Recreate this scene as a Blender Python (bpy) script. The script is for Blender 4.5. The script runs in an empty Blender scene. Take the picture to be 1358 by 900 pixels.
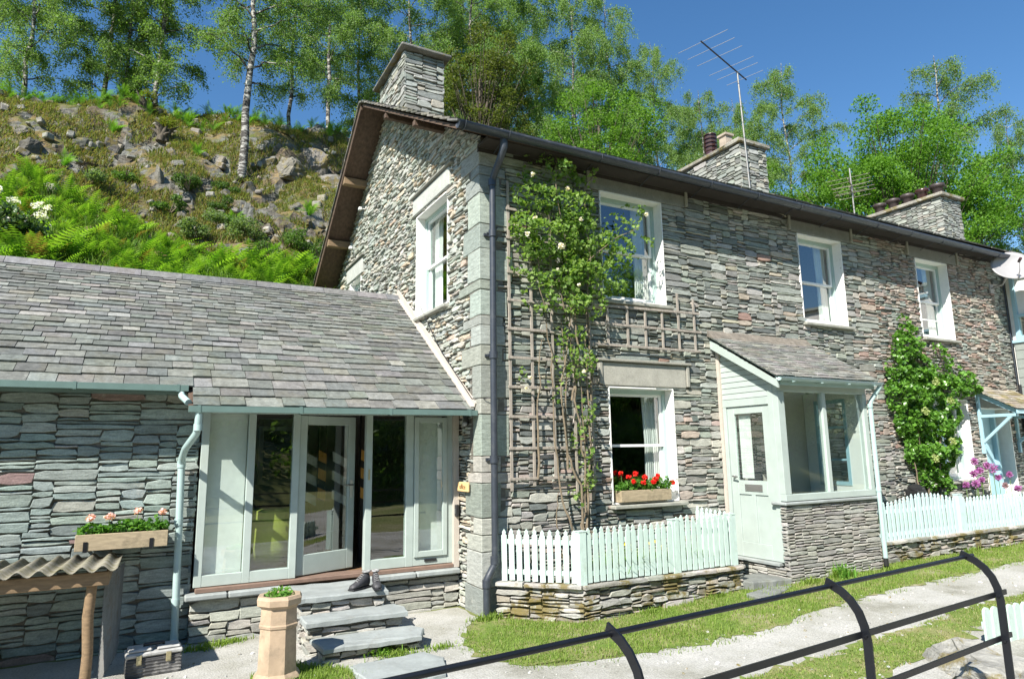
import bpy, math, random
import numpy as np
from mathutils import Vector, Matrix
rad = math.radians
SC = bpy.context.scene
COL = SC.collection

# ---------------------------------------------------------------- camera
cam = bpy.data.cameras.new('camera')
co = bpy.data.objects.new('camera', cam); COL.objects.link(co)
cam.sensor_width = 36.0
cam.lens = 880.0 / 1358.0 * 36.0
cam.clip_start = 0.05; cam.clip_end = 2000
r3 = Vector((0.88121332, -0.47247518, -0.01517533))
u3 = Vector((-0.0649395, -0.15279171, 0.98612249))
f3 = Vector((0.46823706, 0.86799879, 0.16532439))
mw = Matrix(((r3.x, u3.x, -f3.x, -3.61173), (r3.y, u3.y, -f3.y, -7.54125), (r3.z, u3.z, -f3.z, 1.95), (0, 0, 0, 1)))
co.matrix_world = mw
SC.camera = co

# ---------------------------------------------------------------- sky and sun
SUN = Vector((-0.603, -0.404, 0.687)).normalized()
elev = math.asin(SUN.z); azim = math.atan2(SUN.x, SUN.y)
world = bpy.data.worlds.new('World'); SC.world = world
world.use_nodes = True
wn = world.node_tree; wn.nodes.clear()
sky = wn.nodes.new('ShaderNodeTexSky'); sky.sky_type = 'NISHITA'; sky.sun_disc = False
sky.sun_elevation = elev; sky.sun_rotation = azim
sky.altitude = 100; sky.air_density = 1.0; sky.dust_density = 0.0; sky.ozone_density = 1.6
bg = wn.nodes.new('ShaderNodeBackground'); bg.inputs['Strength'].default_value = 0.086
wo = wn.nodes.new('ShaderNodeOutputWorld')
hs_n = wn.nodes.new('ShaderNodeHueSaturation'); hs_n.inputs['Saturation'].default_value = 1.25; hs_n.inputs['Value'].default_value = 1.0
wn.links.new(sky.outputs[0], hs_n.inputs['Color']); wn.links.new(hs_n.outputs[0], bg.inputs[0]); wn.links.new(bg.outputs[0], wo.inputs[0])
sl = bpy.data.lights.new('sun', 'SUN'); sl.energy = 5.0; sl.angle = rad(0.5); sl.color = (1.0, 0.95, 0.86)
so = bpy.data.objects.new('sun', sl); COL.objects.link(so)
so.rotation_euler = SUN.to_track_quat('Z', 'Y').to_euler(); so.location = (-20, -20, 30)
SC.view_settings.view_transform = 'Standard'; SC.view_settings.look = 'None'
SC.view_settings.gamma = 1.0; SC.view_settings.use_curve_mapping = False
SC.view_settings.exposure = 1.03

# ---------------------------------------------------------------- materials
MATS = {}
class NT:
    def __init__(s, name):
        s.m = bpy.data.materials.new(name); s.m.use_nodes = True
        s.t = s.m.node_tree; s.t.nodes.clear()
        s.out = s.n('ShaderNodeOutputMaterial')
    def n(s, typ, **kw):
        nd = s.t.nodes.new(typ)
        for k, v in kw.items():
            if k in nd.inputs.keys(): nd.inputs[k].default_value = v
            else: setattr(nd, k, v)
        return nd
    def l(s, a, b): s.t.links.new(a, b)
    def coords(s, scale=(1, 1, 1)):
        tc = s.n('ShaderNodeTexCoord'); mp = s.n('ShaderNodeMapping'); mp.inputs['Scale'].default_value = scale
        s.l(tc.outputs['Object'], mp.inputs[0]); return mp.outputs[0]
    def noise(s, vec, scale, detail=4, rough=0.55):
        nd = s.n('ShaderNodeTexNoise'); nd.inputs['Scale'].default_value = scale
        nd.inputs['Detail'].default_value = detail; nd.inputs['Roughness'].default_value = rough
        if vec is not None: s.l(vec, nd.inputs['Vector'])
        return nd.outputs['Fac']
    def ramp(s, fac, stops):
        r = s.n('ShaderNodeValToRGB'); e = r.color_ramp.elements
        while len(e) > 1: e.remove(e[-1])
        e[0].position = stops[0][0]; c = stops[0][1]; e[0].color = (*c, 1) if len(c) == 3 else c
        for p, c in stops[1:]:
            x = e.new(p); x.color = (*c, 1) if len(c) == 3 else c
        s.l(fac, r.inputs[0]); return r.outputs[0]
    def vary(s, fac, lo, hi, p0=.25, p1=.75):
        m = s.n('ShaderNodeMapRange'); s.l(fac, m.inputs['Value'])
        for k, v in (('From Min', p0), ('From Max', p1), ('To Min', lo), ('To Max', hi)): m.inputs[k].default_value = v
        return m.outputs[0]
    def mix(s, fac, a, b, mode='MIX'):
        m = s.n('ShaderNodeMix', data_type='RGBA', blend_type=mode)
        for sock, v in ((m.inputs[0], fac), (m.inputs[6], a), (m.inputs[7], b)):
            if isinstance(v, (int, float)): sock.default_value = v
            elif isinstance(v, tuple): sock.default_value = (*v, 1) if len(v) == 3 else v
            else: s.l(v, sock)
        return m.outputs[2]
    def math(s, op, a, b=None):
        m = s.n('ShaderNodeMath', operation=op)
        for i, v in enumerate((a, b)):
            if v is None: continue
            if isinstance(v, (int, float)): m.inputs[i].default_value = v
            else: s.l(v, m.inputs[i])
        return m.outputs[0]
    def bump(s, h, strength=0.3, dist=0.01):
        b = s.n('ShaderNodeBump'); b.inputs['Strength'].default_value = strength; b.inputs['Distance'].default_value = dist
        s.l(h, b.inputs['Height']); return b.outputs[0]
    def bsdf(s, color, rough=0.8, normal=None, metal=0.0, spec=0.5, coat=0.0):
        b = s.n('ShaderNodeBsdfPrincipled')
        for key, v in (('Base Color', color), ('Roughness', rough)):
            if isinstance(v, (int, float)): b.inputs[key].default_value = v
            elif isinstance(v, tuple): b.inputs[key].default_value = (*v, 1)
            else: s.l(v, b.inputs[key])
        b.inputs['Metallic'].default_value = metal
        b.inputs['Specular IOR Level'].default_value = spec
        b.inputs['Coat Weight'].default_value = coat
        if normal is not None: s.l(normal, b.inputs['Normal'])
        return b.outputs[0]
    def done(s, sh, key):
        s.l(sh, s.out.inputs[0]); MATS[key] = s.m; return s.m

def tinted(key, name, streak=(1, 1, 4), nscale=9.0, contrast=0.35, bumpd=0.012, rough=0.85, moss=0.0, lichen=0.0, fine=60):
    """material whose colour comes from the per-face attribute 'tint', broken up by noise"""
    s = NT(name); v = s.coords(streak); v1 = s.coords()
    at = s.n('ShaderNodeAttribute'); at.attribute_name = 'tint'
    n1 = s.noise(v, nscale, 6, 0.65); n2 = s.noise(v1, fine, 3, 0.6)
    c = s.mix(1.0, at.outputs['Color'], s.vary(n1, 1 - contrast, 1 + contrast, .28, .72), 'MULTIPLY')
    c = s.mix(1.0, c, s.vary(n2, .84, 1.16, .3, .7), 'MULTIPLY')
    if lichen:
        n3 = s.noise(v1, 5.5, 5, 0.7)
        f = s.ramp(n3, [(0.60, (0, 0, 0)), (0.70, (lichen,) * 3)])
        c = s.mix(f, c, (0.47, 0.47, 0.42))
    if moss:
        n4 = s.noise(v1, 3.0, 6, 0.7)
        f = s.ramp(n4, [(0.51, (0, 0, 0)), (0.58, (moss,) * 3)])
        c = s.mix(f, c, s.mix(n2, (0.19, 0.12, 0.03), (0.12, 0.12, 0.025)))
    h = s.math('ADD', s.math('MULTIPLY', n1, 1.0), s.math('MULTIPLY', n2, 0.45))
    return s.done(s.bsdf(c, rough, s.bump(h, 0.5, bumpd), spec=0.3), key)

tinted('slate', 'slate_stone', (1, 1, 5), 7, 0.32, 0.014, lichen=0.35)
tinted('slate_gable', 'slate_stone_gable', (1, 1, 5), 9, 0.3, 0.014, lichen=0.5)
tinted('dressed', 'dressed_stone', (1, 1, 1), 5, 0.16, 0.005, lichen=0.2)
tinted('garden_stone', 'garden_wall_stone', (1, 1, 4), 8, 0.35, 0.016, moss=0.85, lichen=0.4)
tinted('roof', 'roof_slate', (1.5, 1.5, 1.5), 9, 0.34, 0.008, lichen=0.22, moss=0.10, rough=0.85)
tinted('rock', 'rock_outcrop', (1, 1, 3), 3.0, 0.5, 0.05, moss=0.75, lichen=0.15, fine=25)
tinted('chimney', 'chimney_stone', (1, 1, 5), 7, 0.35, 0.014, lichen=0.5)

def plain(key, name, col, rough=0.6, var=0.08, nscale=6, bumpd=0.0, spec=0.5, metal=0.0, streak=(1, 1, 1), dirt=None, coat=0.0):
    s = NT(name); v = s.coords(streak); n = s.noise(v, nscale, 5, 0.6)
    c = s.mix(1.0, col, s.vary(n, 1 - var, 1 + var, .3, .7), 'MULTIPLY')
    if dirt:
        n3 = s.noise(s.coords(), dirt[2], 5, 0.7)
        c = s.mix(s.ramp(n3, [(dirt[3] if len(dirt) > 3 else 0.52, (0, 0, 0)), (0.72, (dirt[1],) * 3)]), c, dirt[0])
    nm = s.bump(s.noise(v, nscale * 6, 3), 0.5, bumpd) if bumpd else None
    return s.done(s.bsdf(c, rough, nm, metal, spec, coat), key)

plain('mortar', 'dark_mortar', (0.085, 0.08, 0.07), 0.95, 0.3, 12, 0.01)
plain('mortar_light', 'lime_mortar', (0.17, 0.15, 0.125), 0.95, 0.3, 12, 0.01)
plain('render_white', 'white_render', (0.80, 0.79, 0.76), 0.8, 0.05, 14, 0.004)
plain('render_cream', 'cream_render', (0.46, 0.41, 0.355), 0.85, 0.08, 9, 0.006)
plain('sage', 'sage_paint', (0.385, 0.445, 0.415), 0.45, 0.07, 5, spec=0.4)
plain('sage_dark', 'sage_grey_paint', (0.33, 0.45, 0.42), 0.45, 0.05, 5, spec=0.4)
plain('fence_paint', 'pale_aqua_fence_paint', (0.47, 0.585, 0.54), 0.6, 0.09, 9, 0.002, streak=(4, 4, 1), dirt=((0.30, 0.36, 0.30), 0.5, 6, 0.56))
plain('fence_blue', 'pale_blue_fence_paint', (0.47, 0.60, 0.61), 0.6, 0.09, 9, 0.002, streak=(4, 4, 1), dirt=((0.30, 0.37, 0.33), 0.5, 6, 0.56))
plain('blue_paint', 'sky_blue_paint', (0.33, 0.52, 0.60), 0.45, 0.05, 5)
plain('white_paint', 'white_gloss_paint', (0.80, 0.80, 0.78), 0.35, 0.02, 5)
plain('frame_paint', 'pale_green_frame_paint', (0.36, 0.47, 0.44), 0.4, 0.04, 5)
plain('pipe_black', 'black_cast_iron', (0.035, 0.042, 0.055), 0.42, 0.15, 9, 0.001, dirt=((0.10, 0.105, 0.11), 0.5, 7))
plain('pipe_sage', 'pale_green_pipe', (0.36, 0.48, 0.47), 0.4, 0.04, 9)
plain('gutter_sage', 'grey_green_gutter', (0.12, 0.185, 0.17), 0.4, 0.08, 9)
plain('wood_old', 'weathered_wood', (0.30, 0.265, 0.225), 0.85, 0.3, 8, 0.004, streak=(6, 6, 1))
plain('wood_beam', 'brown_timber', (0.20, 0.135, 0.075), 0.8, 0.3, 8, 0.004, streak=(1, 6, 6))
plain('shaded_timber', 'dark_shaded_timber', (0.035, 0.028, 0.024), 0.9, 0.2, 5)  # timber with shade put into its colour: under the gutter and on inner posts
plain('soffit', 'brown_soffit_board', (0.088, 0.056, 0.038), 0.8, 0.4, 5, 0.003, streak=(4, 1, 4))
plain('trough', 'trough_timber', (0.36, 0.29, 0.19), 0.85, 0.22, 8, 0.004, streak=(1, 5, 5), dirt=((0.13, 0.11, 0.07), 0.7, 6))
plain('threshold', 'red_brown_threshold', (0.19, 0.125, 0.095), 0.6, 0.2, 8)
plain('terracotta', 'buff_terracotta', (0.38, 0.285, 0.195), 0.85, 0.22, 5, 0.004, dirt=((0.20, 0.16, 0.11), 0.75, 7, 0.52))
plain('pot_red', 'dark_red_glazed_clay', (0.055, 0.024, 0.024), 0.25, 0.2, 6, coat=0.4)
plain('pot_dark', 'dark_clay', (0.055, 0.04, 0.04), 0.5, 0.2, 6)
plain('pot_buff', 'buff_clay', (0.36, 0.30, 0.24), 0.8, 0.2, 6)
plain('dark', 'dark_interior', (0.05, 0.045, 0.04), 0.9)
plain('plaster', 'pale_plaster', (0.55, 0.50, 0.44), 0.9, 0.05, 4)
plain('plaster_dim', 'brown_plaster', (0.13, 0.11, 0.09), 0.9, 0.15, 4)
plain('wood_floor', 'wood_floor', (0.22, 0.13, 0.07), 0.4, 0.25, 3, streak=(1, 8, 1))
plain('sunlit_pine', 'sunlit_orange_pine', (0.62, 0.29, 0.05), 0.45, 0.2, 5, streak=(6, 6, 1))  # orange of the post where stripes of sunlight cross it
plain('chair', 'lime_green_fabric', (0.27, 0.30, 0.045), 0.85, 0.08, 20, 0.002)
plain('curtain', 'white_curtain', (0.72, 0.71, 0.68), 0.9, 0.05, 10)
plain('rail_black', 'black_painted_steel', (0.006, 0.007, 0.010), 0.42, 0.3, 9, 0.0015, dirt=((0.05, 0.035, 0.025), 0.5, 22, 0.64))
plain('steel', 'galvanised_steel', (0.30, 0.30, 0.285), 0.5, 0.15, 9, metal=0.5, dirt=((0.25, 0.13, 0.06), 0.6, 6))
plain('alu', 'aluminium_rod', (0.55, 0.56, 0.58), 0.35, 0.05, 9, metal=0.8)
plain('black', 'black_plastic', (0.02, 0.02, 0.022), 0.4)
plain('dish', 'grey_dish_paint', (0.30, 0.295, 0.30), 0.5, 0.04)
plain('boot', 'black_boot_leather', (0.05, 0.05, 0.055), 0.6, 0.4, 30, 0.002)
plain('boot_grey', 'grey_boot_cloth', (0.28, 0.28, 0.28), 0.8, 0.3, 30)
plain('toolbox', 'worn_black_plastic', (0.05, 0.05, 0.052), 0.55, 0.3, 14, 0.002, dirt=((0.36, 0.35, 0.33), 0.75, 7, 0.5), streak=(1, 1, 6))
plain('toolbox_lid', 'dusty_grey_plastic', (0.36, 0.36, 0.35), 0.7, 0.25, 8, 0.002, dirt=((0.08, 0.08, 0.08), 0.5, 10, 0.58))
plain('sign_wood', 'honey_wood', (0.75, 0.50, 0.24), 0.55, 0.10, 10)
plain('ink', 'dark_brown_ink', (0.20, 0.11, 0.04), 0.8)
plain('slab', 'slate_slab', (0.27, 0.295, 0.29), 0.8, 0.2, 3.5, 0.008, dirt=((0.20, 0.20, 0.18), 0.6, 6, 0.55))
plain('slab_dark', 'worn_slate_slab', (0.17, 0.18, 0.17), 0.85, 0.25, 5, 0.008, dirt=((0.12, 0.12, 0.08), 0.6, 6, 0.5))
plain('sill', 'slate_sill', (0.30, 0.30, 0.26), 0.8, 0.2, 6, 0.006, dirt=((0.14, 0.13, 0.10), 0.6, 9))
plain('cladding', 'grey_green_board', (0.25, 0.28, 0.26), 0.7, 0.1, 6, 0.002)
plain('soil', 'dark_soil', (0.06, 0.04, 0.025), 0.95, 0.3, 15, 0.02)
plain('stem', 'woody_stem', (0.17, 0.135, 0.09), 0.9, 0.35, 20, 0.003)
plain('stem_green', 'green_stem', (0.12, 0.20, 0.05), 0.7, 0.2, 20)
plain('brass', 'dull_brass', (0.45, 0.40, 0.25), 0.4, 0.1, 10, metal=0.7)
plain('chrome', 'satin_metal', (0.5, 0.5, 0.5), 0.3, 0.05, 10, metal=0.9)

# corrugated sheet with moss in the troughs
s = NT('corrugated_cement'); v = s.coords()
c = s.mix(s.ramp(s.noise(v, 7, 6, .7), [(.42, (0, 0, 0)), (.62, (.8, .8, .8))]), (0.25, 0.235, 0.195), (0.13, 0.12, 0.055))
s.done(s.bsdf(c, .9, s.bump(s.noise(v, 60, 3), .5, .006), spec=.2), 'corrugated')

# glass: see-through with a fresnel reflection
def glass(key, name, base, tint=(0.93, 0.97, 0.96)):
    s = NT(name)
    lw = s.n('ShaderNodeFresnel'); lw.inputs['IOR'].default_value = 1.5
    f = s.math('ADD', s.math('MULTIPLY', lw.outputs[0], 1.7), base)
    ge = s.n('ShaderNodeNewGeometry'); f = s.math('MULTIPLY', s.math('MINIMUM', f, 1.0), s.math('SUBTRACT', 1.0, ge.outputs['Backfacing']))
    tr = s.n('ShaderNodeBsdfTransparent'); tr.inputs[0].default_value = (*tint, 1)
    gl = s.n('ShaderNodeBsdfGlossy'); gl.inputs['Roughness'].default_value = 0.0
    gl.inputs[0].default_value = (1, 1, 1, 1)
    v = s.coords(); s.l(s.bump(s.noise(v, 1.6, 1), .08, .02), gl.inputs['Normal'])
    mx = s.n('ShaderNodeMixShader'); s.l(f, mx.inputs[0]); s.l(tr.outputs[0], mx.inputs[1]); s.l(gl.outputs[0], mx.inputs[2])
    return s.done(mx.outputs[0], key)
glass('glass', 'window_glass', 0.11)
glass('glass_up', 'old_window_glass', 0.12)

# leaves
def leafmat(key, name, transl=0.35, rough=0.5, spec=0.35):
    s = NT(name)
    at = s.n('ShaderNodeAttribute'); at.attribute_name = 'tint'
    b = s.bsdf(at.outputs['Color'], rough, spec=spec)
    tl = s.n('ShaderNodeBsdfTranslucent')
    c2 = s.mix(1.0, at.outputs['Color'], (1.5, 1.6, 0.7), 'MULTIPLY'); s.l(c2, tl.inputs[0])
    mx = s.n('ShaderNodeMixShader'); mx.inputs[0].default_value = transl
    s.l(b, mx.inputs[1]); s.l(tl.outputs[0], mx.inputs[2])
    return s.done(mx.outputs[0], key)
leafmat('leaf', 'leaves', 0.45, 0.55, 0.25); leafmat('leaf_glossy', 'glossy_leaves', 0.25, 0.35, 0.6)
leafmat('petal', 'petals', 0.3, 0.6, 0.2); leafmat('grassblade', 'grass_blades', 0.4, 0.6, 0.25)
leafmat('fern', 'fern_fronds', 0.45, 0.55, 0.25)

# bark: birch (white with dark marks) and plain
s = NT('birch_bark'); v = s.coords((1, 1, 3)); v2 = s.coords()
f = s.ramp(s.noise(v, 4, 5, .7), [(.49, (0, 0, 0)), (.57, (1, 1, 1))])
c = s.mix(f, (0.04, 0.035, 0.03), (0.36, 0.35, 0.32))
s.done(s.bsdf(c, .8, s.bump(s.noise(v2, 20, 4), .6, .02)), 'birch_bark')
plain('bark', 'dark_bark', (0.085, 0.07, 0.05), 0.9, 0.4, 12, 0.02)

# ground covers
s = NT('ground_earth'); v = s.coords()
c = s.ramp(s.noise(v, .6, 8, .65), [(.3, (0.10, 0.13, 0.04)), (.5, (0.17, 0.18, 0.07)), (.7, (0.24, 0.22, 0.14))])
s.done(s.bsdf(c, .95, s.bump(s.noise(v, 20, 5), .6, .02), spec=.2), 'ground')
s = NT('gravel'); v = s.coords()
n1 = s.noise(v, 1.1, 6, .65); n2 = s.noise(v, 75, 3, .7)
vo = s.n('ShaderNodeTexVoronoi'); vo.inputs['Scale'].default_value = 55; s.l(v, vo.inputs['Vector'])
c = s.ramp(n1, [(.3, (0.22, 0.215, 0.18)), (.42, (0.31, 0.305, 0.27)), (.55, (0.38, 0.375, 0.35)), (.7, (0.43, 0.42, 0.395))])
c = s.mix(1.0, c, s.vary(n2, .75, 1.25), 'MULTIPLY')
c = s.mix(1.0, c, s.vary(vo.outputs['Distance'], 1.15, .80, 0, 1), 'MULTIPLY')
s.done(s.bsdf(c, .95, s.bump(s.math('ADD', n2, vo.outputs['Distance']), .5, .008), spec=.2), 'gravel')
s = NT('turf'); v = s.coords()
c = s.ramp(s.noise(v, 2.2, 8, .7), [(.30, (0.09, 0.16, 0.025)), (.48, (0.15, 0.20, 0.05)), (.58, (0.23, 0.22, 0.10)), (.70, (0.32, 0.30, 0.22))])
s.done(s.bsdf(c, .95, s.bump(s.noise(v, 60, 4), .8, .02), spec=.2), 'turf')
s = NT('hill_soil'); v = s.coords()
n1 = s.noise(v, 1.3, 9, .7); n2 = s.noise(v, 9, 6, .7)
c = s.ramp(n1, [(.30, (0.05, 0.075, 0.014)), (.42, (0.085, 0.10, 0.025)), (.50, (0.13, 0.115, 0.045)), (.58, (0.19, 0.135, 0.06)), (.68, (0.22, 0.18, 0.11))])
c = s.mix(1.0, c, s.vary(n2, .55, 1.45, .3, .7), 'MULTIPLY')
ge = s.n('ShaderNodeNewGeometry'); sp = s.n('ShaderNodeSeparateXYZ'); s.l(ge.outputs['Normal'], sp.inputs[0])
st_ = s.math('ADD', sp.outputs[2], s.math('MULTIPLY', s.math('SUBTRACT', n2, .5), .35))
n5 = s.noise(s.coords((1, 1, 3)), 4, 8, .7)
rc = s.mix(1.0, s.mix(s.ramp(s.noise(v, 1.1, 4), [(.45, (0, 0, 0)), (.6, (1, 1, 1))]), (0.165, 0.165, 0.15), (0.125, 0.10, 0.07)), s.vary(n5, .3, 1.6, .3, .7), 'MULTIPLY')
c = s.mix(s.vary(st_, 1.0, 0.0, .46, .62), c, rc)
s.done(s.bsdf(c, .95, s.bump(s.math('ADD', n1, n2), .7, .10), spec=.2), 'hill')

# ---------------------------------------------------------------- mesh helpers
def root_offset(parent):
    p = parent
    while p.parent: p = p.parent
    return Vector(p.location)

class MB:
    def __init__(s): s.v = []; s.f = []; s.t = []; s.tint = None; s.smooth = []
    def add(s, vs, fs, tint=None, smooth=False):
        b = len(s.v); s.v.extend(vs)
        for f in fs:
            s.f.append([i + b for i in f]); s.t.append(tint or s.tint or (0.5, 0.5, 0.5)); s.smooth.append(smooth)
    def box(s, x0, x1, y0, y1, z0, z1, tint=None, bev=0.0, fn=None):
        if bev <= 0:
            vs = [(x, y, z) for z in (z0, z1) for y in (y0, y1) for x in (x0, x1)]
            fs = [(0, 2, 3, 1), (4, 5, 7, 6), (0, 1, 5, 4), (2, 6, 7, 3), (0, 4, 6, 2), (1, 3, 7, 5)]
        else:
            b = min(bev, abs(x1 - x0) * .45, abs(y1 - y0) * .45, abs(z1 - z0) * .45); vs = []; idx = {}
            for i, x in enumerate((x0, x1)):
                for j, y in enumerate((y0, y1)):
                    for k, z in enumerate((z0, z1)):
                        sx, sy, sz = (b, -b)[i], (b, -b)[j], (b, -b)[k]
                        idx[i, j, k, 0] = len(vs); vs.append((x, y + sy, z + sz))
                        idx[i, j, k, 1] = len(vs); vs.append((x + sx, y, z + sz))
                        idx[i, j, k, 2] = len(vs); vs.append((x + sx, y + sy, z))
            fs = []
            for i in (0, 1):
                q = [idx[i, 0, 0, 0], idx[i, 1, 0, 0], idx[i, 1, 1, 0], idx[i, 0, 1, 0]]; fs.append(q if i else q[::-1])
                q = [idx[0, i, 0, 1], idx[1, i, 0, 1], idx[1, i, 1, 1], idx[0, i, 1, 1]]; fs.append(q[::-1] if i else q)
                q = [idx[0, 0, i, 2], idx[1, 0, i, 2], idx[1, 1, i, 2], idx[0, 1, i, 2]]; fs.append(q if i else q[::-1])
            for i in (0, 1):
                for j in (0, 1):
                    a = [idx[i, j, 0, 0], idx[i, j, 1, 0], idx[i, j, 1, 1], idx[i, j, 0, 1]]; fs.append(a if i != j else a[::-1])
                    a = [idx[i, 0, j, 2], idx[i, 1, j, 2], idx[i, 1, j, 0], idx[i, 0, j, 0]]; fs.append(a if i != j else a[::-1])
                    a = [idx[0, i, j, 1], idx[1, i, j, 1], idx[1, i, j, 2], idx[0, i, j, 2]]; fs.append(a if i != j else a[::-1])
            for i in (0, 1):
                for j in (0, 1):
                    for k in (0, 1):
                        a = [idx[i, j, k, 0], idx[i, j, k, 1], idx[i, j, k, 2]]; fs.append(a if (i + j + k) % 2 else a[::-1])
        if fn: vs = [fn(p) for p in vs]
        s.add(vs, fs, tint)
    def obox(s, c, ax, ay, az, hx, hy, hz, tint=None, bev=0.0):
        c = Vector(c); ax = Vector(ax).normalized(); ay = Vector(ay).normalized(); az = Vector(az).normalized()
        s.box(-hx, hx, -hy, hy, -hz, hz, tint, bev, fn=lambda p: tuple(c + ax * p[0] + ay * p[1] + az * p[2]))
    def bar(s, p0, p1, w, h, up=(0, 0, 1), tint=None, bev=0.0):
        p0 = Vector(p0); p1 = Vector(p1); d = (p1 - p0); L = d.length; d.normalize()
        up = Vector(up); sd = d.cross(up)
        if sd.length < 1e-4: sd = d.cross(Vector((1, 0, 0)))
        sd.normalize(); u = sd.cross(d).normalized()
        s.obox((p0 + p1) / 2, d, sd, u, L / 2, w / 2, h / 2, tint, bev)
    def tube(s, pts, rs, n=8, tint=None, cap=True, smooth=True):
        pts = [Vector(p) for p in pts]
        if isinstance(rs, (int, float)): rs = [rs] * len(pts)
        vs = []; ref = None
        for i, p in enumerate(pts):
            d = (pts[min(i + 1, len(pts) - 1)] - pts[max(i - 1, 0)])
            if d.length < 1e-9: d = Vector((0, 0, 1))
            d.normalize()
            if ref is None:
                ref = Vector((1, 0, 0)) if abs(d.x) < 0.9 else Vector((0, 1, 0))
            a = (ref - d * ref.dot(d))
            if a.length < 1e-6: a = d.orthogonal()
            a.normalize(); b = d.cross(a); ref = a
            for k in range(n):
                t = 2 * math.pi * k / n
                vs.append(tuple(p + (a * math.cos(t) + b * math.sin(t)) * rs[i]))
        fs = []
        for i in range(len(pts) - 1):
            for k in range(n):
                fs.append((i * n + k, i * n + (k + 1) % n, (i + 1) * n + (k + 1) % n, (i + 1) * n + k))
        s.add(vs, fs, tint, smooth)
        if cap:
            s.add([vs[k] for k in range(n)], [tuple(range(n))[::-1]], tint)
            s.add(vs[-n:], [tuple(range(n))], tint)
    def lathe(s, c, prof, n=16, tint=None, smooth=False, rot=0.0):
        vs = []; fs = []
        for r, z in prof:
            for k in range(n):
                t = 2 * math.pi * k / n + rot; vs.append((c[0] + r * math.cos(t), c[1] + r * math.sin(t), c[2] + z))
        for i in range(len(prof) - 1):
            for k in range(n): fs.append((i * n + k, i * n + (k + 1) % n, (i + 1) * n + (k + 1) % n, (i + 1) * n + k))
        s.add(vs, fs, tint, smooth)
    def prism(s, pts, off, tint=None):
        """polygon pts (3d) extruded by vector off"""
        n = len(pts); off = Vector(off); vs = [tuple(p) for p in pts] + [tuple(Vector(p) + off) for p in pts]
        fs = [tuple(range(n))[::-1], tuple(range(n, 2 * n))] + [(i, (i + 1) % n, (i + 1) % n + n, i + n) for i in range(n)]
        s.add(vs, fs, tint)
    def build(s, name, mat, parent=None, loc=None):
        off = root_offset(parent) if parent is not None else Vector(loc or (0, 0, 0))
        me = bpy.data.meshes.new(name)
        ox, oy, oz = off
        me.from_pydata([(x - ox, y - oy, z - oz) for x, y, z in s.v], [], s.f)
        me.materials.append(MATS[mat] if isinstance(mat, str) else mat)
        at = me.attributes.new('tint', 'FLOAT_COLOR', 'FACE')
        buf = np.ones((len(s.f), 4), dtype=np.float32); buf[:, :3] = np.array(s.t, dtype=np.float32).reshape(-1, 3)
        at.data.foreach_set('color', buf.ravel())
        if any(s.smooth): me.polygons.foreach_set('use_smooth', s.smooth)
        me.update()
        o = bpy.data.objects.new(name, me); COL.objects.link(o)
        if parent is not None: o.parent = parent
        else: o.location = off
        return o

def np_mesh(name, V, F, tint, mat, parent=None, loc=(0, 0, 0), smooth=False):
    """V (n,3), F (m,k) arrays, tint (m,3)"""
    off = np.array(root_offset(parent) if parent is not None else loc)
    me = bpy.data.meshes.new(name)
    V = (V - off).astype(np.float32); F = F.astype(np.int32); m, k = F.shape
    me.vertices.add(len(V)); me.vertices.foreach_set('co', V.ravel())
    me.loops.add(m * k); me.loops.foreach_set('vertex_index', F.ravel())
    me.polygons.add(m); me.polygons.foreach_set('loop_start', np.arange(m, dtype=np.int32) * k)
    me.polygons.foreach_set('loop_total', np.full(m, k, dtype=np.int32))
    if smooth: me.polygons.foreach_set('use_smooth', np.ones(m, dtype=bool))
    me.update(calc_edges=True)
    me.materials.append(MATS[mat])
    at = me.attributes.new('tint', 'FLOAT_COLOR', 'FACE')
    buf = np.ones((m, 4), dtype=np.float32); buf[:, :3] = tint; at.data.foreach_set('color', buf.ravel())
    o = bpy.data.objects.new(name, me); COL.objects.link(o)
    if parent is not None: o.parent = parent
    else: o.location = loc
    return o

def tag(o, label=None, cat=None, group=None, kind=None):
    if label: o['label'] = label
    if cat: o['category'] = cat
    if group: o['group'] = group
    if kind: o['kind'] = kind
    return o
def thing(name, loc, label, cat, group=None, rz=0.0):
    o = bpy.data.objects.new(name, None); COL.objects.link(o); o.location = loc; o.rotation_euler = (0, 0, rz)
    o.empty_display_size = .2
    return tag(o, label, cat, group)
def node(name, parent):
    raise NotImplementedError
def copy_tree(o, parent=None):
    c = o.copy(); COL.objects.link(c)
    if parent is not None: c.parent = parent
    for ch in list(o.children): copy_tree(ch, c)
    return c

# ---------------------------------------------------------------- stonework
PAL = [(.34, (0.262, 0.283, 0.252)), (.26, (0.312, 0.328, 0.289)), (.14, (0.20, 0.216, 0.197)), (.11, (0.338, 0.33, 0.285)),
       (.035, (0.39, 0.35, 0.27)), (.008, (0.29, 0.195, 0.155)), (.10, (0.14, 0.155, 0.145))]
PAL_LEFT = [(.45, (0.235, 0.285, 0.27)), (.30, (0.28, 0.325, 0.30)), (.18, (0.175, 0.212, 0.205)), (.02, (0.25, 0.18, 0.17)), (.05, (0.30, 0.30, 0.265))]
PAL_GABLE = [(.34, (0.40, 0.415, 0.37)), (.25, (0.34, 0.365, 0.325)), (.22, (0.47, 0.45, 0.39)), (.10, (0.27, 0.29, 0.26)), (.09, (0.50, 0.42, 0.32))]
PAL_RIGHT = [(.25, (0.30, 0.27, 0.235)), (.12, (0.31, 0.225, 0.185)), (.30, (0.27, 0.29, 0.26)), (.13, (0.36, 0.325, 0.275)), (.2, (0.33, 0.275, 0.235))]
PAL_GREY = [(.4, (0.32, 0.312, 0.285)), (.3, (0.38, 0.368, 0.335)), (.2, (0.25, 0.245, 0.228)), (.1, (0.42, 0.40, 0.36))]
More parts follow.
